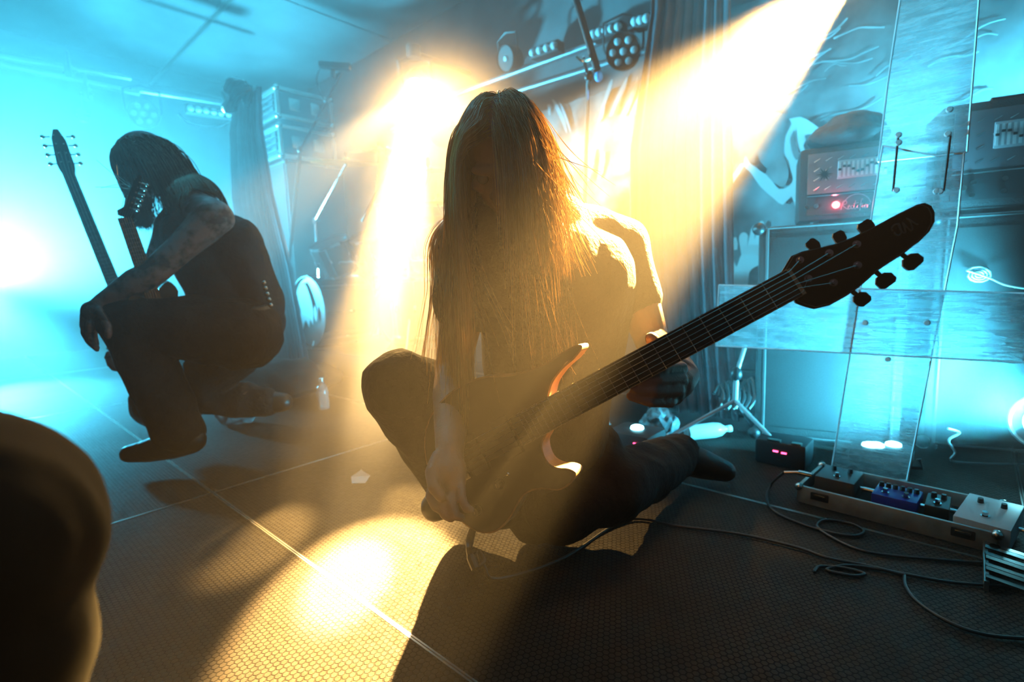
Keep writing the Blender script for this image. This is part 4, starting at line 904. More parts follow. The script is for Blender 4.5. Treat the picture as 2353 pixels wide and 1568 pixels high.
cab2 = cabinet('black speaker cabinet at the right edge with a curled white cable on it', q2, .60, .36, .80, RA_)
mb_t = .62+.03
amp2 = amp('amplifier head at the right edge behind the clear screen', Vector((q2.x, q2.y, topz+.024)), .44, .26, .35, RA_, False, False)
for x, z in ((.085, .085), (.165, .09), (.083, .045), (.163, .05)):
    mb = MB(); mb.cyl((x, -.004, z), (x, -.022, z), .010, .008, 14); sobj('small_knob', mb, M_CHR, amp2)
for i, (x, z) in enumerate(((.12, -.03), (.12, .0), (.24, -.03), (.24, .0))): pass
mb = MB(); c0 = P(2248, 632, 1.71); pp = []
for i in range(40): a = i*.55; r = .004+i*.0008; pp.append(c0+CR*math.cos(a)*r*1.3+CU*math.sin(a)*r*.8)
pp += smoothpath([pp[-1], P(2275, 640, 1.69), P(2310, 655, 1.66), P(2360, 664, 1.62), P(2400, 668, 1.60)], 5)
tag(obj('coiled_cable', MB().tube(pp, .0032, 6), mat('white_cable', (.8, .82, .85), .3), smooth=True), 'curled white cable on the cabinet at the right edge', 'cable')
q = D(4.62, 2.42); cabL = cabinet('tall speaker cabinet behind the drums beside the far curtain', D(4.75, 2.55), .66, .55, 1.72)
cabL.location = Vector((*P(600, 560, 4.9).xy, 0))
def rack(label, loc, w, d, h):
    t = thing('rack_case', label, 'case', loc, RZ)
    mb = MB(); mb.box((w/2, d/2, h/2), (w-.01, d-.01, h-.01)); sobj('case_body', mb, M_CASE, t)
    for x in (0, w):
        for y in (0, d): mb = MB(); mb.box((x, y, h/2), (.03, .03, h), None, .004); sobj('edge_rail', mb, M_AL, t)
    for z in (.012, h-.012):
        for y in (0, d): mb = MB(); mb.box((w/2, y, z), (w, .03, .03), None, .004); sobj('edge_rail', mb, M_AL, t)
        for x in (0, w): mb = MB(); mb.box((x, d/2, z), (.03, d, .03), None, .004); sobj('edge_rail', mb, M_AL, t)
    for x in (0, w):
        for y in (0, d):
            for z in (0.01, h-.01): mb = MB(); mb.ell((x, y, z), (.028, .028, .028), 10, 8); sobj('ball_corner', mb, M_NI, t)
    n = 3
    for i in range(n):
        z = .05+(h-.10)*(i+.5)/n; mb = MB(); mb.box((w/2, -.012, z), (w-.08, .02, (h-.12)/n-.006), None, .003); u = sobj('rack_unit', mb, mat('rack_panel', (.07, .07, .075), .4), t)
        for j in range(7): mb = MB(); mb.cyl((.09+j*.06, -.02, z), (.09+j*.06, -.034, z), .01, n=10); sobj('knob', mb, M_NI, u)
    for y in (d*.3, d*.7): mb = MB(); mb.box((w+.004, y, h/2), (.008, .10, .10), None, .002); sobj('latch', mb, M_NI, t)
    return t
L0 = Vector(cabL.location); zz = 1.80
r1 = rack('flight case with rack units, lower of the two on the tall speaker cabinet', L0+Vector((0, 0, zz)), .60, .50, .27)
r2 = rack('flight case with rack units, upper of the two on the tall speaker cabinet', L0+Vector((0, 0, zz+.33)), .60, .50, .25)
# small red-lit accent on the curtain: a hanging indicator
# ------------------------------------------------------------------ drum riser and kit
riser = MB(); rz0 = .17
riser.prism([D(3.0, 1.92, 0), D(4.38, 1.92, 0), D(4.38, 3.5, 0), D(3.0, 3.5, 0)], (0, 0, rz0)); tag(sobj('drum_riser', riser, mat('black_riser', (.02, .02, .02), .7)), 'low black riser under the drum kit', 'riser')
M_SHELL = mat('dark_drum_shell', (.035, .028, .026), .18, coat=.6); M_SKINH = mat('black_drum_head', (.02, .02, .02), .35); M_CYM = mat('bronze_cymbal', (.55, .38, .16), .28, 1.0); M_WH = mat('white_paint', (.75, .78, .78), .6)
def drum(label, c, axis, r, dep, name='drum', headm=None, lugs=8, legs=False):
    axis = Vector(axis).normalized(); Rm = axis.to_track_quat('Z', 'Y').to_matrix().to_4x4(); t = thing(name, label, 'drum', c)
    mb = MB(); mb.lathe([(r, -dep/2), (r, dep/2)], 32, Rm); mb.lathe([(r*.97, dep/2), (r*.97, -dep/2)], 32, Rm); sobj('shell', mb, M_SHELL, t)
    for s in (-1, 1):
        mb = MB(); mb.lathe([(0, s*dep/2*.985), (r*.5, s*dep/2*.99), (r*.985, s*dep/2)], 32, Rm); sobj('drum_head', mb, headm or M_SKINH, t)
        mb = MB(); mb.lathe([(r*1.0, s*dep/2), (r*1.035, s*dep/2), (r*1.035, s*(dep/2+.02)), (r*1.0, s*(dep/2+.02)), (r*1.0, s*dep/2)], 32, Rm); sobj('hoop', mb, M_CHR if r < .25 else M_SHELL, t)
    for i in range(lugs):
        a = 2*math.pi*i/lugs; u = Vector((math.cos(a), math.sin(a), 0))
        mb = MB(); mb.cyl(u*r*1.04+Vector((0, 0, -dep/2)), u*r*1.04+Vector((0, 0, dep/2)), .0045, n=6, M=Rm); mb.ell(u*r*1.02, (.014, .014, .03), 8, 6, M=Rm); sobj('lug', mb, M_CHR, t)
    return t
KC = P(715, 720, 4.1); KC = Vector((KC.x, KC.y, .295+rz0)) + D2*.2
kick = drum('bass drum with white brush-stroke print on its front head', KC, -D2, .28, .42, 'bass_drum', lugs=8)
# print on the front head
def onK(pts, nm, m=M_WH):
    q0 = KC-D2*.225; X = -D1; mb = MB(); mb.prism(smoothpath([q0+X*x+Vector((0, 0, z)) for x, z in pts]+[q0+X*pts[0][0]+Vector((0, 0, pts[0][1]))], 2)[:-1], -D2*.003); wobj(nm, mb, m, kick)
onK([(-.10, .22), (-.02, .24), (.05, .14), (.09, .02), (.07, -.10), (.03, -.05), (.0, -.12), (-.05, -.06), (-.12, -.16), (-.20, -.22), (-.15, -.10), (-.11, .02), (-.14, .12)], 'brush_print')
onK([(.12, .06), (.15, .0), (.13, -.08), (.10, -.02)], 'brush_print')
drum('rack tom over the bass drum, nearest the far curtain', P(770, 590, 4.0), (-.2, -.4, .9), .15, .22, lugs=6)
drum('rack tom behind the warm shaft, second from the far curtain', P(865, 575, 4.0), (-.2, -.4, .9), .165, .24, lugs=6)
drum('floor tom just left of the guitarist\'s hair', Vector((*P(965, 690, 3.7).xy, .50)), (0, -.05, 1), .20, .38, 'floor_tom', lugs=8)
drum('snare drum on its stand behind the warm shaft', P(905, 640, 4.3), (0, -.1, 1), .17, .14, 'snare_drum', lugs=8)
drum('rack tom partly hidden by the guitarist\'s hair', P(985, 545, 3.95), (-.1, -.3, .92), .16, .22, lugs=6)
drum('second bass drum half hidden behind the warm shaft', Vector((*P(905, 760, 4.0).xy, .295+rz0))+D2*.25, -D2, .28, .40, 'bass_drum', lugs=8)
def cymbal(label, c, tilt, r, stand_xy, bz=rz0, boom=None):
    t = thing('cymbal', label, 'cymbal', c); Rm = Vector(tilt).normalized().to_track_quat('Z', 'Y').to_matrix().to_4x4()
    mb = MB(); mb.lathe([(.008, .03), (.02, .028), (.035, .012), (r*.5, .004), (r, -.012), (r, -.0135), (r*.5, .0025), (.035, .0105), (.008, .0285)], 40, Rm); sobj('cymbal_disc', mb, M_CYM, t)
    mb = MB(); mb.cyl((0, 0, .02), (0, 0, .065), .010, .007, 8, M=Rm); sobj('wing_nut', mb, M_BLK, t)
    s = thing('cymbal_stand', 'chrome stand carrying the '+label, 'stand', (stand_xy[0], stand_xy[1], bz)); k = Vector(s.location); top = c-Vector((0, 0, .015))-k; e = Vector((0, 0, max(.45, top.z-.35)))
    if boom: e = boom-k; e2 = Vector((0, 0, e.z))
    mb = MB(); mb.cyl((0, 0, .2), Vector((0, 0, e.z)), .011, n=10); mb.cyl((0, 0, .12), (0, 0, e.z*.6), .015, n=10); sobj('pole', mb, M_CHR, s)
    mb = MB(); mb.cyl(Vector((0, 0, e.z)), top, .008, n=10); sobj('boom_arm', mb, M_CHR, s)
    mb = MB(); mb.box((0, 0, e.z), (.035, .035, .05), None, .006); mb.cyl((-.04, 0, e.z), (.04, 0, e.z), .007, n=8); sobj('wing_clamp', mb, M_CHR, s)
    for i in range(3):
        a = i*2.094+.5; mb = MB(); mb.cyl((0, 0, .35), (math.cos(a)*.26, math.sin(a)*.26, .012), .008, n=8); lg = sobj('leg', mb, M_CHR, s); mb = MB(); mb.ell((math.cos(a)*.26, math.sin(a)*.26, .014), (.014, .014, .014), 8, 6); sobj('rubber_foot', mb, M_BLK, lg)
def g2d(x, y, d): v = P(x, y, d); return (v.x, v.y)
cymbal('wide crash cymbal beside the flight cases', P(795, 372, 3.75), (.05, -.12, 1), .25, g2d(740, 700, 4.3))
cymbal('small splash cymbal left of the guitarist\'s head', P(980, 388, 3.4), (.05, -.08, 1), .125, g2d(945, 700, 3.6))
cymbal('big crash cymbal half hidden by the guitarist\'s hair', P(1042, 296, 3.3), (.1, -.85, .55), .17, g2d(1080, 700, 3.5))
cymbal('pale ride cymbal in the lamp glare', P(870, 345, 4.3), (.0, -.22, 1), .25, g2d(880, 700, 5.0))
cymbal('hi-hat cymbal under the small splash', P(1005, 465, 3.9), (0, -.05, 1), .17, g2d(1075, 700, 4.5))
def mic_stand(label, base, z1, elbow, tip, mic=None, thick=.010, m=None):
    t = thing('microphone_stand', label, 'stand', base); k = Vector(base); m = m or M_CHR
    mb = MB(); mb.cyl((0, 0, .15), elbow-k, thick, n=10); sobj('pole', mb, m, t)
    mb = MB(); mb.cyl(elbow-k, tip-k, thick*.8, n=10); sobj('boom_arm', mb, m, t)
    mb = MB(); mb.ell(elbow-k, (.022, .022, .028), 12, 8); sobj('clutch', mb, M_BLK, t)
    for i in range(3):
        a = i*2.094+.9; mb = MB(); mb.cyl((0, 0, .18), (math.cos(a)*.28, math.sin(a)*.28, .012), .008, n=8); sobj('leg', mb, m, t)
    return t
b_ = P(640, 800, 3.9); st = mic_stand('black boom stand rising to the overhead microphone', Vector((b_.x, b_.y, 0)), 0, P(690, 345, 3.9), P(784, 168, 3.9), m=M_BLK, thick=.014)
mt_ = thing('microphone', 'flat overhead microphone at the top of the boom stand near the ceiling', 'microphone', P(770, 152, 3.9)); mb = MB(); mb.box((0, 0, 0), (.24, .07, .045), Matrix.Rotation(.1, 4, 'Y'), .012); sobj('microphone_body', mb, M_BLK, mt_)
mb = MB(); mb.box((-.02, 0, -.05), (.03, .03, .07), None, .008); sobj('microphone_clip', mb, M_BLK, mt_)
mb = MB(); mb.tube(smoothpath([P(735, 158, 3.88), P(728, 185, 3.88), P(742, 225, 3.88), P(752, 240, 3.9)], 6), .004, 6); tag(obj('microphone_cable', mb, M_BLK, smooth=True), 'thin cable looping down from the overhead microphone', 'cable')
b_ = P(1330, 900, 2.5); mic_stand('slim chrome stand behind the guitarist\'s head, lit by the warm shaft', Vector((b_.x, b_.y, 0)), 0, P(1352, 175, 2.5), P(1340, 130, 2.4))
t = thing('microphone', 'slanting microphone with pale blue tip above the slim chrome stand', 'microphone', P(1345, 90, 2.4)); k = Vector(t.location)
mb = MB(); mb.cyl(P(1312, -40, 2.4)-k, P(1372, 160, 2.4)-k, .016, .018, 14); sobj('microphone_body', mb, M_BLK, t)
mb = MB(); mb.ell(P(1376, 176, 2.4)-k, (.021, .021, .024), 14, 10); sobj('microphone_tip', mb, mat('pale_blue_grille', (.12, .45, .8), .5), t)
mb = MB(); mb.tube(smoothpath([P(1325, 130, 2.4)-k, P(1340, 140, 2.4)-k, P(1358, 135, 2.4)-k], 4), .008, 6); sobj('shock_mount', mb, M_NI, t)
for i, (x, y, lab) in enumerate(((890, 350, 'black microphone clip on the tom beside the warm lamp'), (982, 372, 'black wing clamp over the small splash cymbal'))):
    t = thing('drum_microphone', lab, 'microphone', P(x, y, 3.3)); mb = MB(); mb.ell((0, 0, 0), (.022, .022, .034), 12, 8); sobj('microphone_head', mb, M_BLK, t); mb = MB(); mb.tube(smoothpath([(0, 0, -.03), (.0, 0, -.10), (-.05, 0, -.2), (-.10, 0, -.28), (-.22, .1, -.42)], 5), .012, 8); sobj('gooseneck', mb, M_BLK, t)
# chrome bars around the kit
mb = MB(); mb.cyl(P(775, 604, 3.9), P(815, 604, 3.9), .016, n=12); mb.cyl(P(725, 605, 3.9), P(900, 603, 3.9), .010, n=10); tag(sobj('rack_tube', mb, M_CHR), 'chrome rack tube in front of the toms, far end', 'tube')
mb = MB(); mb.cyl(P(915, 600, 3.6), P(1110, 597, 3.6), .008, n=10); tag(sobj('rack_tube', mb, M_CHR), 'bright horizontal chrome tube touching the guitarist\'s hair', 'tube')
# ------------------------------------------------------------------ clear screen in front of the amplifiers
def acrylic():
    m = bpy.data.materials.new('scratched_acrylic'); m.use_nodes = True; n = m.node_tree.nodes; L = m.node_tree.links; n.clear()
    o = n.new('ShaderNodeOutputMaterial'); tr = n.new('ShaderNodeBsdfTransparent'); tr.inputs[0].default_value = (.88, .93, .95, 1)
    gl = n.new('ShaderNodeBsdfGlossy'); gl.inputs['Roughness'].default_value = .08; df = n.new('ShaderNodeBsdfDiffuse'); df.inputs[0].default_value = (.8, .85, .9, 1); tl = n.new('ShaderNodeBsdfTranslucent'); tl.inputs[0].default_value = (.8, .87, .9, 1)
    g = n.new('ShaderNodeTexCoord'); mp = n.new('ShaderNodeMapping'); mp.inputs['Scale'].default_value = (1.2, 1, 9); mp.inputs['Rotation'].default_value = (0, .35, 0); L.new(g.outputs['Object'], mp.inputs[0])
    t = n.new('ShaderNodeTexNoise'); t.inputs['Scale'].default_value = 9; t.inputs['Detail'].default_value = 12; t.inputs['Roughness'].default_value = .75; L.new(mp.outputs[0], t.inputs['Vector'])
    r = n.new('ShaderNodeMapRange'); L.new(t.outputs['Fac'], r.inputs[0]); r.inputs[1].default_value = .42; r.inputs[2].default_value = .72; r.inputs[3].default_value = .12; r.inputs[4].default_value = .55
    a = n.new('ShaderNodeMixShader'); a.inputs[0].default_value = .6; L.new(df.outputs[0], a.inputs[1]); L.new(tl.outputs[0], a.inputs[2])
    b = n.new('ShaderNodeMixShader'); L.new(r.outputs[0], b.inputs[0]); L.new(tr.outputs[0], b.inputs[1]); L.new(a.outputs[0], b.inputs[2])
    fr = n.new('ShaderNodeFresnel'); fr.inputs[0].default_value = 1.45; c = n.new('ShaderNodeMixShader'); L.new(fr.outputs[0], c.inputs[0]); L.new(b.outputs[0], c.inputs[1]); L.new(gl.outputs[0], c.inputs[2]); L.new(c.outputs[0], o.inputs[0])
    return m
M_ACR = acrylic(); M_ACE = mat('acrylic_edge', (.8, .9, .95), .3)
SB = FL(1990, 1112).dot(D2)
sc0 = Vector((*FL(1990, 1112).xy, 0)); scr = thing('clear_screen', 'scratched clear acrylic screen of bolted plates standing before the amplifiers', 'screen', sc0)
def plate(pts, b, nm):
    q = [onB(x, y, b) for x, y in pts]
    for v in q: v.z = max(v.z, .003)
    mb = MB(); mb.prism(q, D2*.006); pl = wobj(nm, mb, M_ACR, scr); k = Vector(scr.location); mb = MB()
    for i in range(len(q)): mb.cyl(q[i]-k, q[(i+1) % len(q)]-k, .0026, n=5)
    sobj('plate_edge', mb, M_ACE, pl); return pl
plate([(2028, 335), (2150, 358), (2215, 352), (2200, 520), (2084, 1105), (1908, 1100), (1965, 740)], SB, 'upright_plate')
plate([(2092, -160), (2262, -160), (2222, 350), (2018, 372), (2040, 190)], SB+.012, 'upper_plate')
plate([(1652, 655), (2560, 680), (2560, 845), (1645, 795)], SB-.012, 'cross_plate')
for x, y in ((2065, 310), (2065, 328), (2182, 252), (2178, 308), (2060, 437), (2160, 440), (1988, 742), (2130, 742), (2040, 826), (2152, 440)):
    q = onB(x, y, SB-.02); mb = MB(); mb.cyl(q, q-D2*.010, .0085, .006, 12); wobj('bolt', mb, mat('pale_bolt', (.75, .78, .8), .25, .3), scr)
for x0, x1 in ((2064, 2052), (2184, 2168)):
    mb = MB(); mb.tube([onB(x0, 312, SB-.008), onB(x1, 440, SB-.008)], .003, 6); wobj('bracket_rod', mb, M_BLK, scr)

# ------------------------------------------------------------------ floor uplights and their lights
M_LEDC = mat('cyan_led', (.5, .9, 1), .3, emit=(.25, .85, 1.0), estr=30); M_REDLED = mat('red_digits', (.8, .05, .1), .4, emit=(1, .05, .16), estr=9)
def uplight(label, c, lens_px, d, digits=None, power=40):
    t = thing('floor_uplight', label, 'lamp', c, RZ)
    Mi = (Matrix.Translation(c) @ Matrix.Rotation(RZ, 4, 'Z')).inverted()
    zt = max(P(x, y, d).z for x, y in lens_px)
    mb = MB(); mb.box((0, 0, zt/2), (.17, .15, zt-.012), None, .02); sobj('housing', mb, M_LAMPB, t)
    mb = MB(); mb.tube([(-.10, 0, zt*.6), (-.11, 0, .02), (0, -.02, .008), (.11, 0, .02), (.10, 0, zt*.6)], .008, 6); sobj('yoke', mb, M_LAMPB, t)
    for x, y in lens_px:
        q = Mi @ P(x, y, d); q.z = zt+.001; mb = MB(); mb.lathe([(0, .005), (.014, .004), (.022, 0), (.024, -.01)], 20, Matrix.Translation(q)); sobj('lens', mb, M_LEDC, t)
        w = P(x, y, d); w.z = zt+.02; spot('uplight_light', w, w+Vector((.02, .0, 1))-D2*.14, power, (.10, .72, 1.0), 19, .8, .02)
    if digits:
        mb = MB()
        for x, y in digits: q = Mi @ P(x, y, d-.085); mb.box((q.x, -.079, q.z), (.009, .003, .003))
        sobj('digit_display', mb, M_REDLED, t)
    return t
c = P(2025, 1030, 1.72); c.z = 0; uplight('floor uplight with three burning lenses behind the clear screen', c, ((1999, 1021), (2013, 1039), (2052, 1036)), 1.72, None, 700)
c = P(1462, 985, 1.85); c.z = 0; uplight('floor uplight with one burning cyan lens just behind the guitarist', c, ((1464, 981),), 1.85, ((1455, 1021), (1462, 1021)), 60)
c = P(620, 890, 2.9); c.z = 0
t = thing('power_box', 'small black box with two red digits left of the pedalboard', 'box', FL(1792, 1072), RZ); mb = MB(); mb.box((0, .05, .045), (.16, .12, .085), None, .01); sobj('box_body', mb, M_BLK, t)
mb = MB(); mb.box((-.012, -.0125, .055), (.016, .003, .005)); mb.box((.014, -.0125, .053), (.016, .003, .005)); sobj('digit_display', mb, M_REDLED, t); mb = MB(); mb.box((.0, -.0125, .028), (.012, .003, .004)); mb.box((-.02, .0, .09), (.04, .02, .006)); mb.box((.05, .0, .09), (.03, .02, .006)); sobj('button', mb, M_NI, t)
t = thing('stage_box', 'dark stage box with one round red light among cables by the curtain foot', 'box', FL(1690, 960), RZ); mb = MB(); mb.box((0, .1, .09), (.16, .16, .18), None, .008); sobj('box_body', mb, M_BLK, t)
mb = MB(); q = Vector((.035, .018, .125)); mb.ell(q, (.007, .004, .007), 12, 8); sobj('indicator_light', mb, M_REDLED, t)
mb = MB()
for i in range(5): mb.cyl((-.06+i*.025, .02, .06), (-.06+i*.025, .012, .06), .008, n=10)
sobj('socket', mb, M_NI, t)
mb = MB()
for i in range(7):
    x = 1640+i*12; mb.tube(smoothpath([P(x, 905+8*math.sin(i), 2.05), P(x+14, 885-6*i % 20, 2.08), P(x+22, 915, 2.02), P(x+8, 940, 2.0)], 4), .007, 6)
o = tag(sobj('cable_tangle', mb, M_BLK), 'tangle of cables heaped by the stage box at the curtain foot', 'cables', kind='stuff')
b_ = P(1690, 880, 1.95); mic_stand('short grey stand leaning beside the tall curtain foot', Vector((b_.x, b_.y, 0)), 0, P(1692, 860, 1.95), P(1712, 795, 1.97), m=mat('grey_stand', (.3, .32, .33), .4, .4))
t = thing('water_bottle', 'small pale bottle lying on the floor by the curtain foot', 'bottle', FL(1625, 1008))
a_ = Vector((0, 0, .03)); dd = (P(1660, 988, 1.95)-P(1598, 1012, 1.95)).normalized(); dd.z = 0.05
mb = MB(); Rm = Matrix.Translation((0, 0, .032)) @ dd.to_track_quat('Z', 'Y').to_matrix().to_4x4(); mb.lathe([(0, -.09), (.025, -.088), (.031, -.08), (.031, .03), (.026, .055), (.012, .075), (.012, .085)], 20, Rm); sobj('bottle_body', mb, mat('pale_plastic', (.55, .65, .65), .3), t); mb = MB(); mb.lathe([(0, .10), (.014, .10), (.014, .084)], 14, Rm); sobj('cap', mb, M_WH, t)
# clear bag by the uplight, plastic bag behind the crouching man
def crumple(c, r, seed, amp=.35, n=3):
    bm = bmesh.new(); bmesh.ops.create_icosphere(bm, subdivisions=n, radius=1)
    for v in bm.verts:
        k = noise.noise(v.co*1.7+Vector((seed, 0, 0)))+.5*noise.noise(v.co*4+Vector((0, seed, 0))); v.co *= 1+amp*k; v.co = Vector((v.co.x*r[0], v.co.y*r[1], max(-r[2]*.98, v.co.z*r[2])))+Vector(c)
    mb = MB(); bm.verts.index_update(); mb.add([v.co for v in bm.verts], [[v.index for v in f.verts] for f in bm.faces]); bm.free(); return mb
def plastic():
    m = bpy.data.materials.new('clear_plastic'); m.use_nodes = True; n = m.node_tree.nodes; L = m.node_tree.links; n.clear(); o = n.new('ShaderNodeOutputMaterial'); tr = n.new('ShaderNodeBsdfTransparent'); gl = n.new('ShaderNodeBsdfGlossy'); gl.inputs['Roughness'].default_value = .15; df = n.new('ShaderNodeBsdfDiffuse'); df.inputs[0].default_value = (.35, .38, .4, 1)
    a = n.new('ShaderNodeMixShader'); a.inputs[0].default_value = .45; L.new(tr.outputs[0], a.inputs[1]); L.new(df.outputs[0], a.inputs[2]); f = n.new('ShaderNodeFresnel'); b = n.new('ShaderNodeMixShader'); L.new(f.outputs[0], b.inputs[0]); L.new(a.outputs[0], b.inputs[1]); L.new(gl.outputs[0], b.inputs[2]); L.new(b.outputs[0], o.inputs[0]); return m
M_PL = plastic(); c = FL(545, 975); mb = crumple((c.x, c.y, .085), (.10, .09, .085), 3); tag(obj('plastic_bag', mb, M_PL), 'crumpled clear plastic bag on the floor behind the crouching man', 'bag')
c = FL(1515, 1010); mb = crumple((c.x, c.y+.0, .07), (.07, .06, .065), 8); tag(obj('plastic_bag', mb, M_PL), 'crumpled clear plastic bag beside the single cyan uplight', 'bag')
c = FL(640, 925); mb = crumple((c.x, c.y+.1, .12), (.30, .14, .12), 5, .4); tag(obj('black_jacket', mb, M_SHIRT, smooth=True), 'black jacket heaped on the floor in front of the bass drum', 'jacket')
t = thing('water_bottle', 'small clear bottle standing at the foot of the warm shaft', 'bottle', FL(744, 940)); mb = MB(); mb.lathe([(0, 0), (.03, .002), (.032, .01), (.032, .10), (.026, .125), (.011, .145), (.011, .155)], 18); sobj('bottle_body', mb, M_PL, t); mb = MB(); mb.lathe([(.013, .153), (.013, .172), (0, .172)], 14); sobj('cap', mb, M_NI, t)
# folded paper in the shaft of light
c = FL(808, 1112); mb = MB(); mb.add([(0, 0, .001), (.05, -.01, .004), (.055, .035, .012), (.02, .05, .03), (-.01, .03, .012)], [(0, 1, 2, 4), (4, 2, 3)]); mb.v = [tuple(Vector(v)+c) for v in mb.v]; o = tag(obj('paper_scrap', mb, M_WH), 'small crumpled paper scrap on the floor in the warm shaft', 'paper'); o.modifiers.new('s', 'SOLIDIFY').thickness = .001

# ------------------------------------------------------------------ pedalboard
pa, pb = FL(1835, 1152), FL(2288, 1272); px_ = (pb-pa).normalized(); py_ = Vector((-px_.y, px_.x, 0)); PBZ = math.atan2(px_.y, px_.x); PL = (pb-pa).length; PD = .22
M_ALB = mat('brushed_aluminium', (.50, .50, .47), .42, .6, nscale=30, namt=.15); pbd = thing('pedalboard', 'open aluminium pedalboard case on the deck in front of the screen', 'case', pa, PBZ)
mb = MB(); mb.box((PL/2, PD/2, .006), (PL, PD, .012)); sobj('base_tray', mb, mat('black_carpet', (.02, .02, .02), .95), pbd)
for c_, d_, n_ in (((PL/2, 0, .025), (PL, .010, .05), 'front_rim'), ((PL/2, PD, .025), (PL, .010, .05), 'rear_rim'), ((0, PD/2, .025), (.010, PD, .05), 'side_rim'), ((PL, PD/2, .025), (.010, PD, .05), 'side_rim')):
    mb = MB(); mb.box(c_, d_, None, .002); sobj(n_, mb, M_ALB, pbd)
for x in (PL*.13, PL*.86):
    mb = MB(); mb.box((x, -.006, .03), (.045, .006, .022), None, .003); la = sobj('latch', mb, M_BLK, pbd); mb = MB(); mb.box((x, -.010, .034), (.03, .004, .006), None, .001); sobj('latch_lever', mb, M_NI, la)
for x in (0, PL):
    for y in (0, PD): mb = MB(); mb.ell((x, y, .045), (.012, .012, .012), 10, 6); sobj('corner_cap', mb, M_NI, pbd)
def pedal(label, u, v, w, d, h, m, rot=0, knobs=3, tilt=0, sw=1):
    c = pa+px_*u+py_*v+Vector((0, 0, .012)); t = thing('effects_pedal', label, 'pedal', c, PBZ+rot)
    R = Matrix.Rotation(tilt, 4, 'X')
    mb = MB(); mb.box((0, 0, h/2), (w, d, h), R, .004); sobj('pedal_case', mb, m, t)
    for i in range(knobs):
        x = (i-(knobs-1)/2)*w/(knobs+.4); mb = MB(); mb.cyl((x, d*.22, h), (x, d*.22, h+.012), .0065, .0055, 12, M=R); k = sobj('knob', mb, M_BLK, t)
    for i in range(sw):
        x = (i-(sw-1)/2)*w/(sw+.2); mb = MB(); mb.cyl((x, -d*.25, h), (x, -d*.25, h+.013), .0055, n=12, M=R); mb.cyl((x, -d*.25, h), (x, -d*.25, h+.003), .009, n=12, M=R); sobj('footswitch', mb, M_CHR, t)
    mb = MB(); mb.cyl((w/2, 0, h*.5), (w/2+.045, 0, h*.5), .006, n=10, M=R); sobj('jack_plug', mb, M_CHR, t); return t
pedal('black boxy pedal at the left end of the pedalboard', .075, .11, .10, .12, .058, mat('dark_grey_case', (.05, .05, .05), .35), 0, 2)
pedal('blue pedal with a row of small knobs, middle of the pedalboard', .215, .10, .10, .10, .045, mat('deep_blue_case', (.015, .03, .30), .35), 0, 6, 0, 2)
pedal('slim black pedal right of the blue pedal', .30, .12, .05, .10, .04, M_BLK, .05, 2)
pedal('white pedal tilted at the right part of the pedalboard', .40, .095, .105, .15, .055, mat('white_case', (.70, .72, .72), .35), -.12, 2, .10)
mb = MB(); mb.box((0, 0, 0), (.05, .03, .025), None, .004); o = sobj('power_adapter', mb, mat('dull_label', (.3, .32, .32), .5)); o.location = P(1920, 1085, 1.55); o.location.z = .013; tag(o, 'small power adapter on the deck behind the pedalboard', 'adapter')
t = thing('cable_plug', 'silver jack plug on the pedalboard\'s left corner', 'plug', P(1835, 1086, 1.38)); k = Vector(t.location); mb = MB(); mb.cyl((0, 0, 0), P(1866, 1093, 1.36)-k, .007, n=12); sobj('barrel', mb, M_CHR, t); mb = MB(); mb.cyl(P(1802, 1086, 1.40)-k, (0, 0, 0), .004, n=8); sobj('strain_relief', mb, M_NI, t)
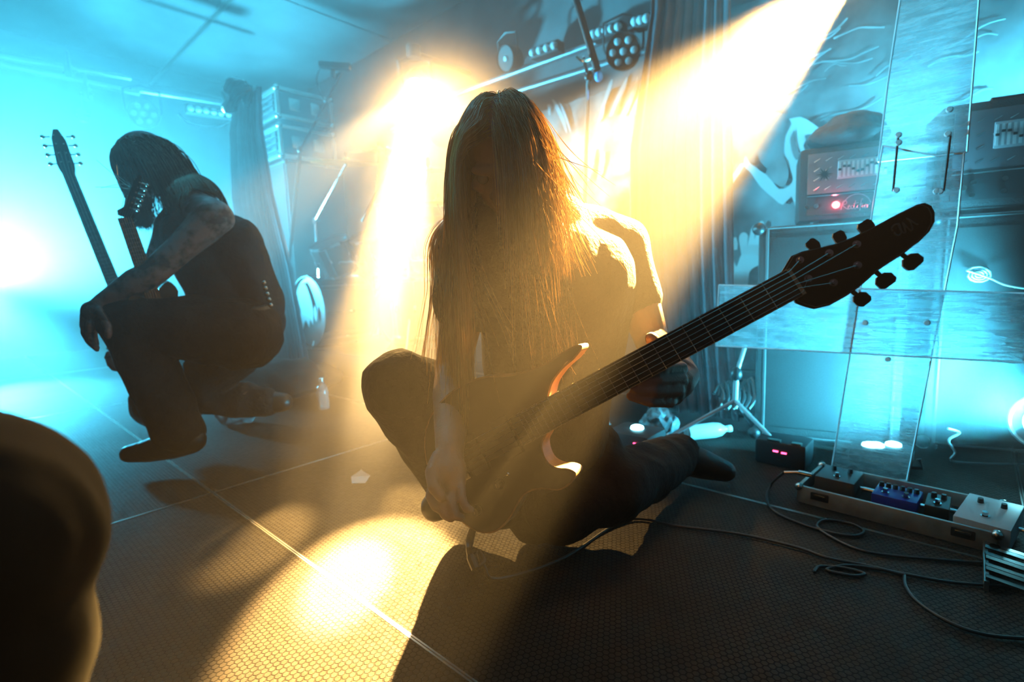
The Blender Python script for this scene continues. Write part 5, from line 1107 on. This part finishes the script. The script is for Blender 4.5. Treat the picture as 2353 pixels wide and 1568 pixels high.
# cables on the deck
M_CAB = mat('black_rubber', (.012, .012, .013), .45)
def cable(label, pts, r=.0035, m=None):
    tag(obj('deck_cable', MB().tube(smoothpath(pts, 8), r, 7), m or M_CAB, smooth=True), label, 'cable')
f = lambda x, y, z=.005: FL(x, y, z)
cable('thin cable looping from the pedalboard\'s left plug down to the joint line', [P(1802, 1086, 1.40), f(1775, 1110, .03), f(1762, 1140), f(1775, 1172), f(1830, 1200), f(1900, 1222), f(1960, 1232), f(1985, 1222), f(1960, 1205), f(1900, 1195), f(1878, 1205), f(1890, 1222), f(1950, 1255), f(2010, 1272), f(2100, 1282), f(2200, 1290), f(2360, 1302)])
cable('cable with small loops across the right of the deck', [f(1870, 1315), f(1885, 1302), f(1940, 1306), f(1985, 1318), f(1960, 1324), f(1900, 1310), f(1950, 1300), f(2040, 1312), f(2160, 1335), f(2260, 1345), f(2400, 1352)])
cable('cable curving towards the bottom right corner', [f(2078, 1322), f(2082, 1350), f(2110, 1385), f(2180, 1430), f(2270, 1460), f(2400, 1470)])
# folded metal grating at the right edge
t = thing('metal_grating', 'bright slatted metal piece at the right edge of the deck', 'grating', FL(2375, 1340), RZ)
for i in range(7): mb = MB(); mb.box((.0, -.09+i*.028, .02+.004*(i % 2)), (.16, .016, .005), Matrix.Rotation(.12, 4, 'Y')); sobj('slat', mb, M_CHR, t)
for x in (-.075, .075): mb = MB(); mb.box((x, 0, .012), (.008, .2, .022)); sobj('side_bar', mb, M_AL, t)
t = thing('bracket_hook', 'pale curved hook hanging on the right-hand cabinet low down', 'hook', P(2200, 1020, 1.70)); k = Vector(t.location)
mb = MB(); mb.tube(smoothpath([*[P(x, y, 1.70)-k for x, y in ((2178, 985), (2205, 995), (2180, 1012), (2195, 1040), (2195, 1062), (2353, 1068))]], 5), .004, 6); sobj('wire', mb, mat('grey_stand', (.3, .32, .33), .4, .4), t)
t = thing('flood_lamp', 'burning cyan flood lamp cut off by the right edge', 'lamp', LR+(LR-P(1600, 700, 1.0)).normalized()*.03); Rm = (P(1600, 700, 1.0)-LR).to_track_quat('Z', 'Y').to_matrix().to_4x4()
mb = MB(); mb.lathe([(0, -.12), (.07, -.11), (.085, 0), (.08, 0), (.075, -.01), (0, -.012)], 24, Rm); sobj('housing', mb, M_LAMPB, t)
mb = MB(); mb.ell((0, 0, -.008), (.05, .05, .008), 20, 8, M=Rm); sobj('lens', mb, M_LEDC, t)
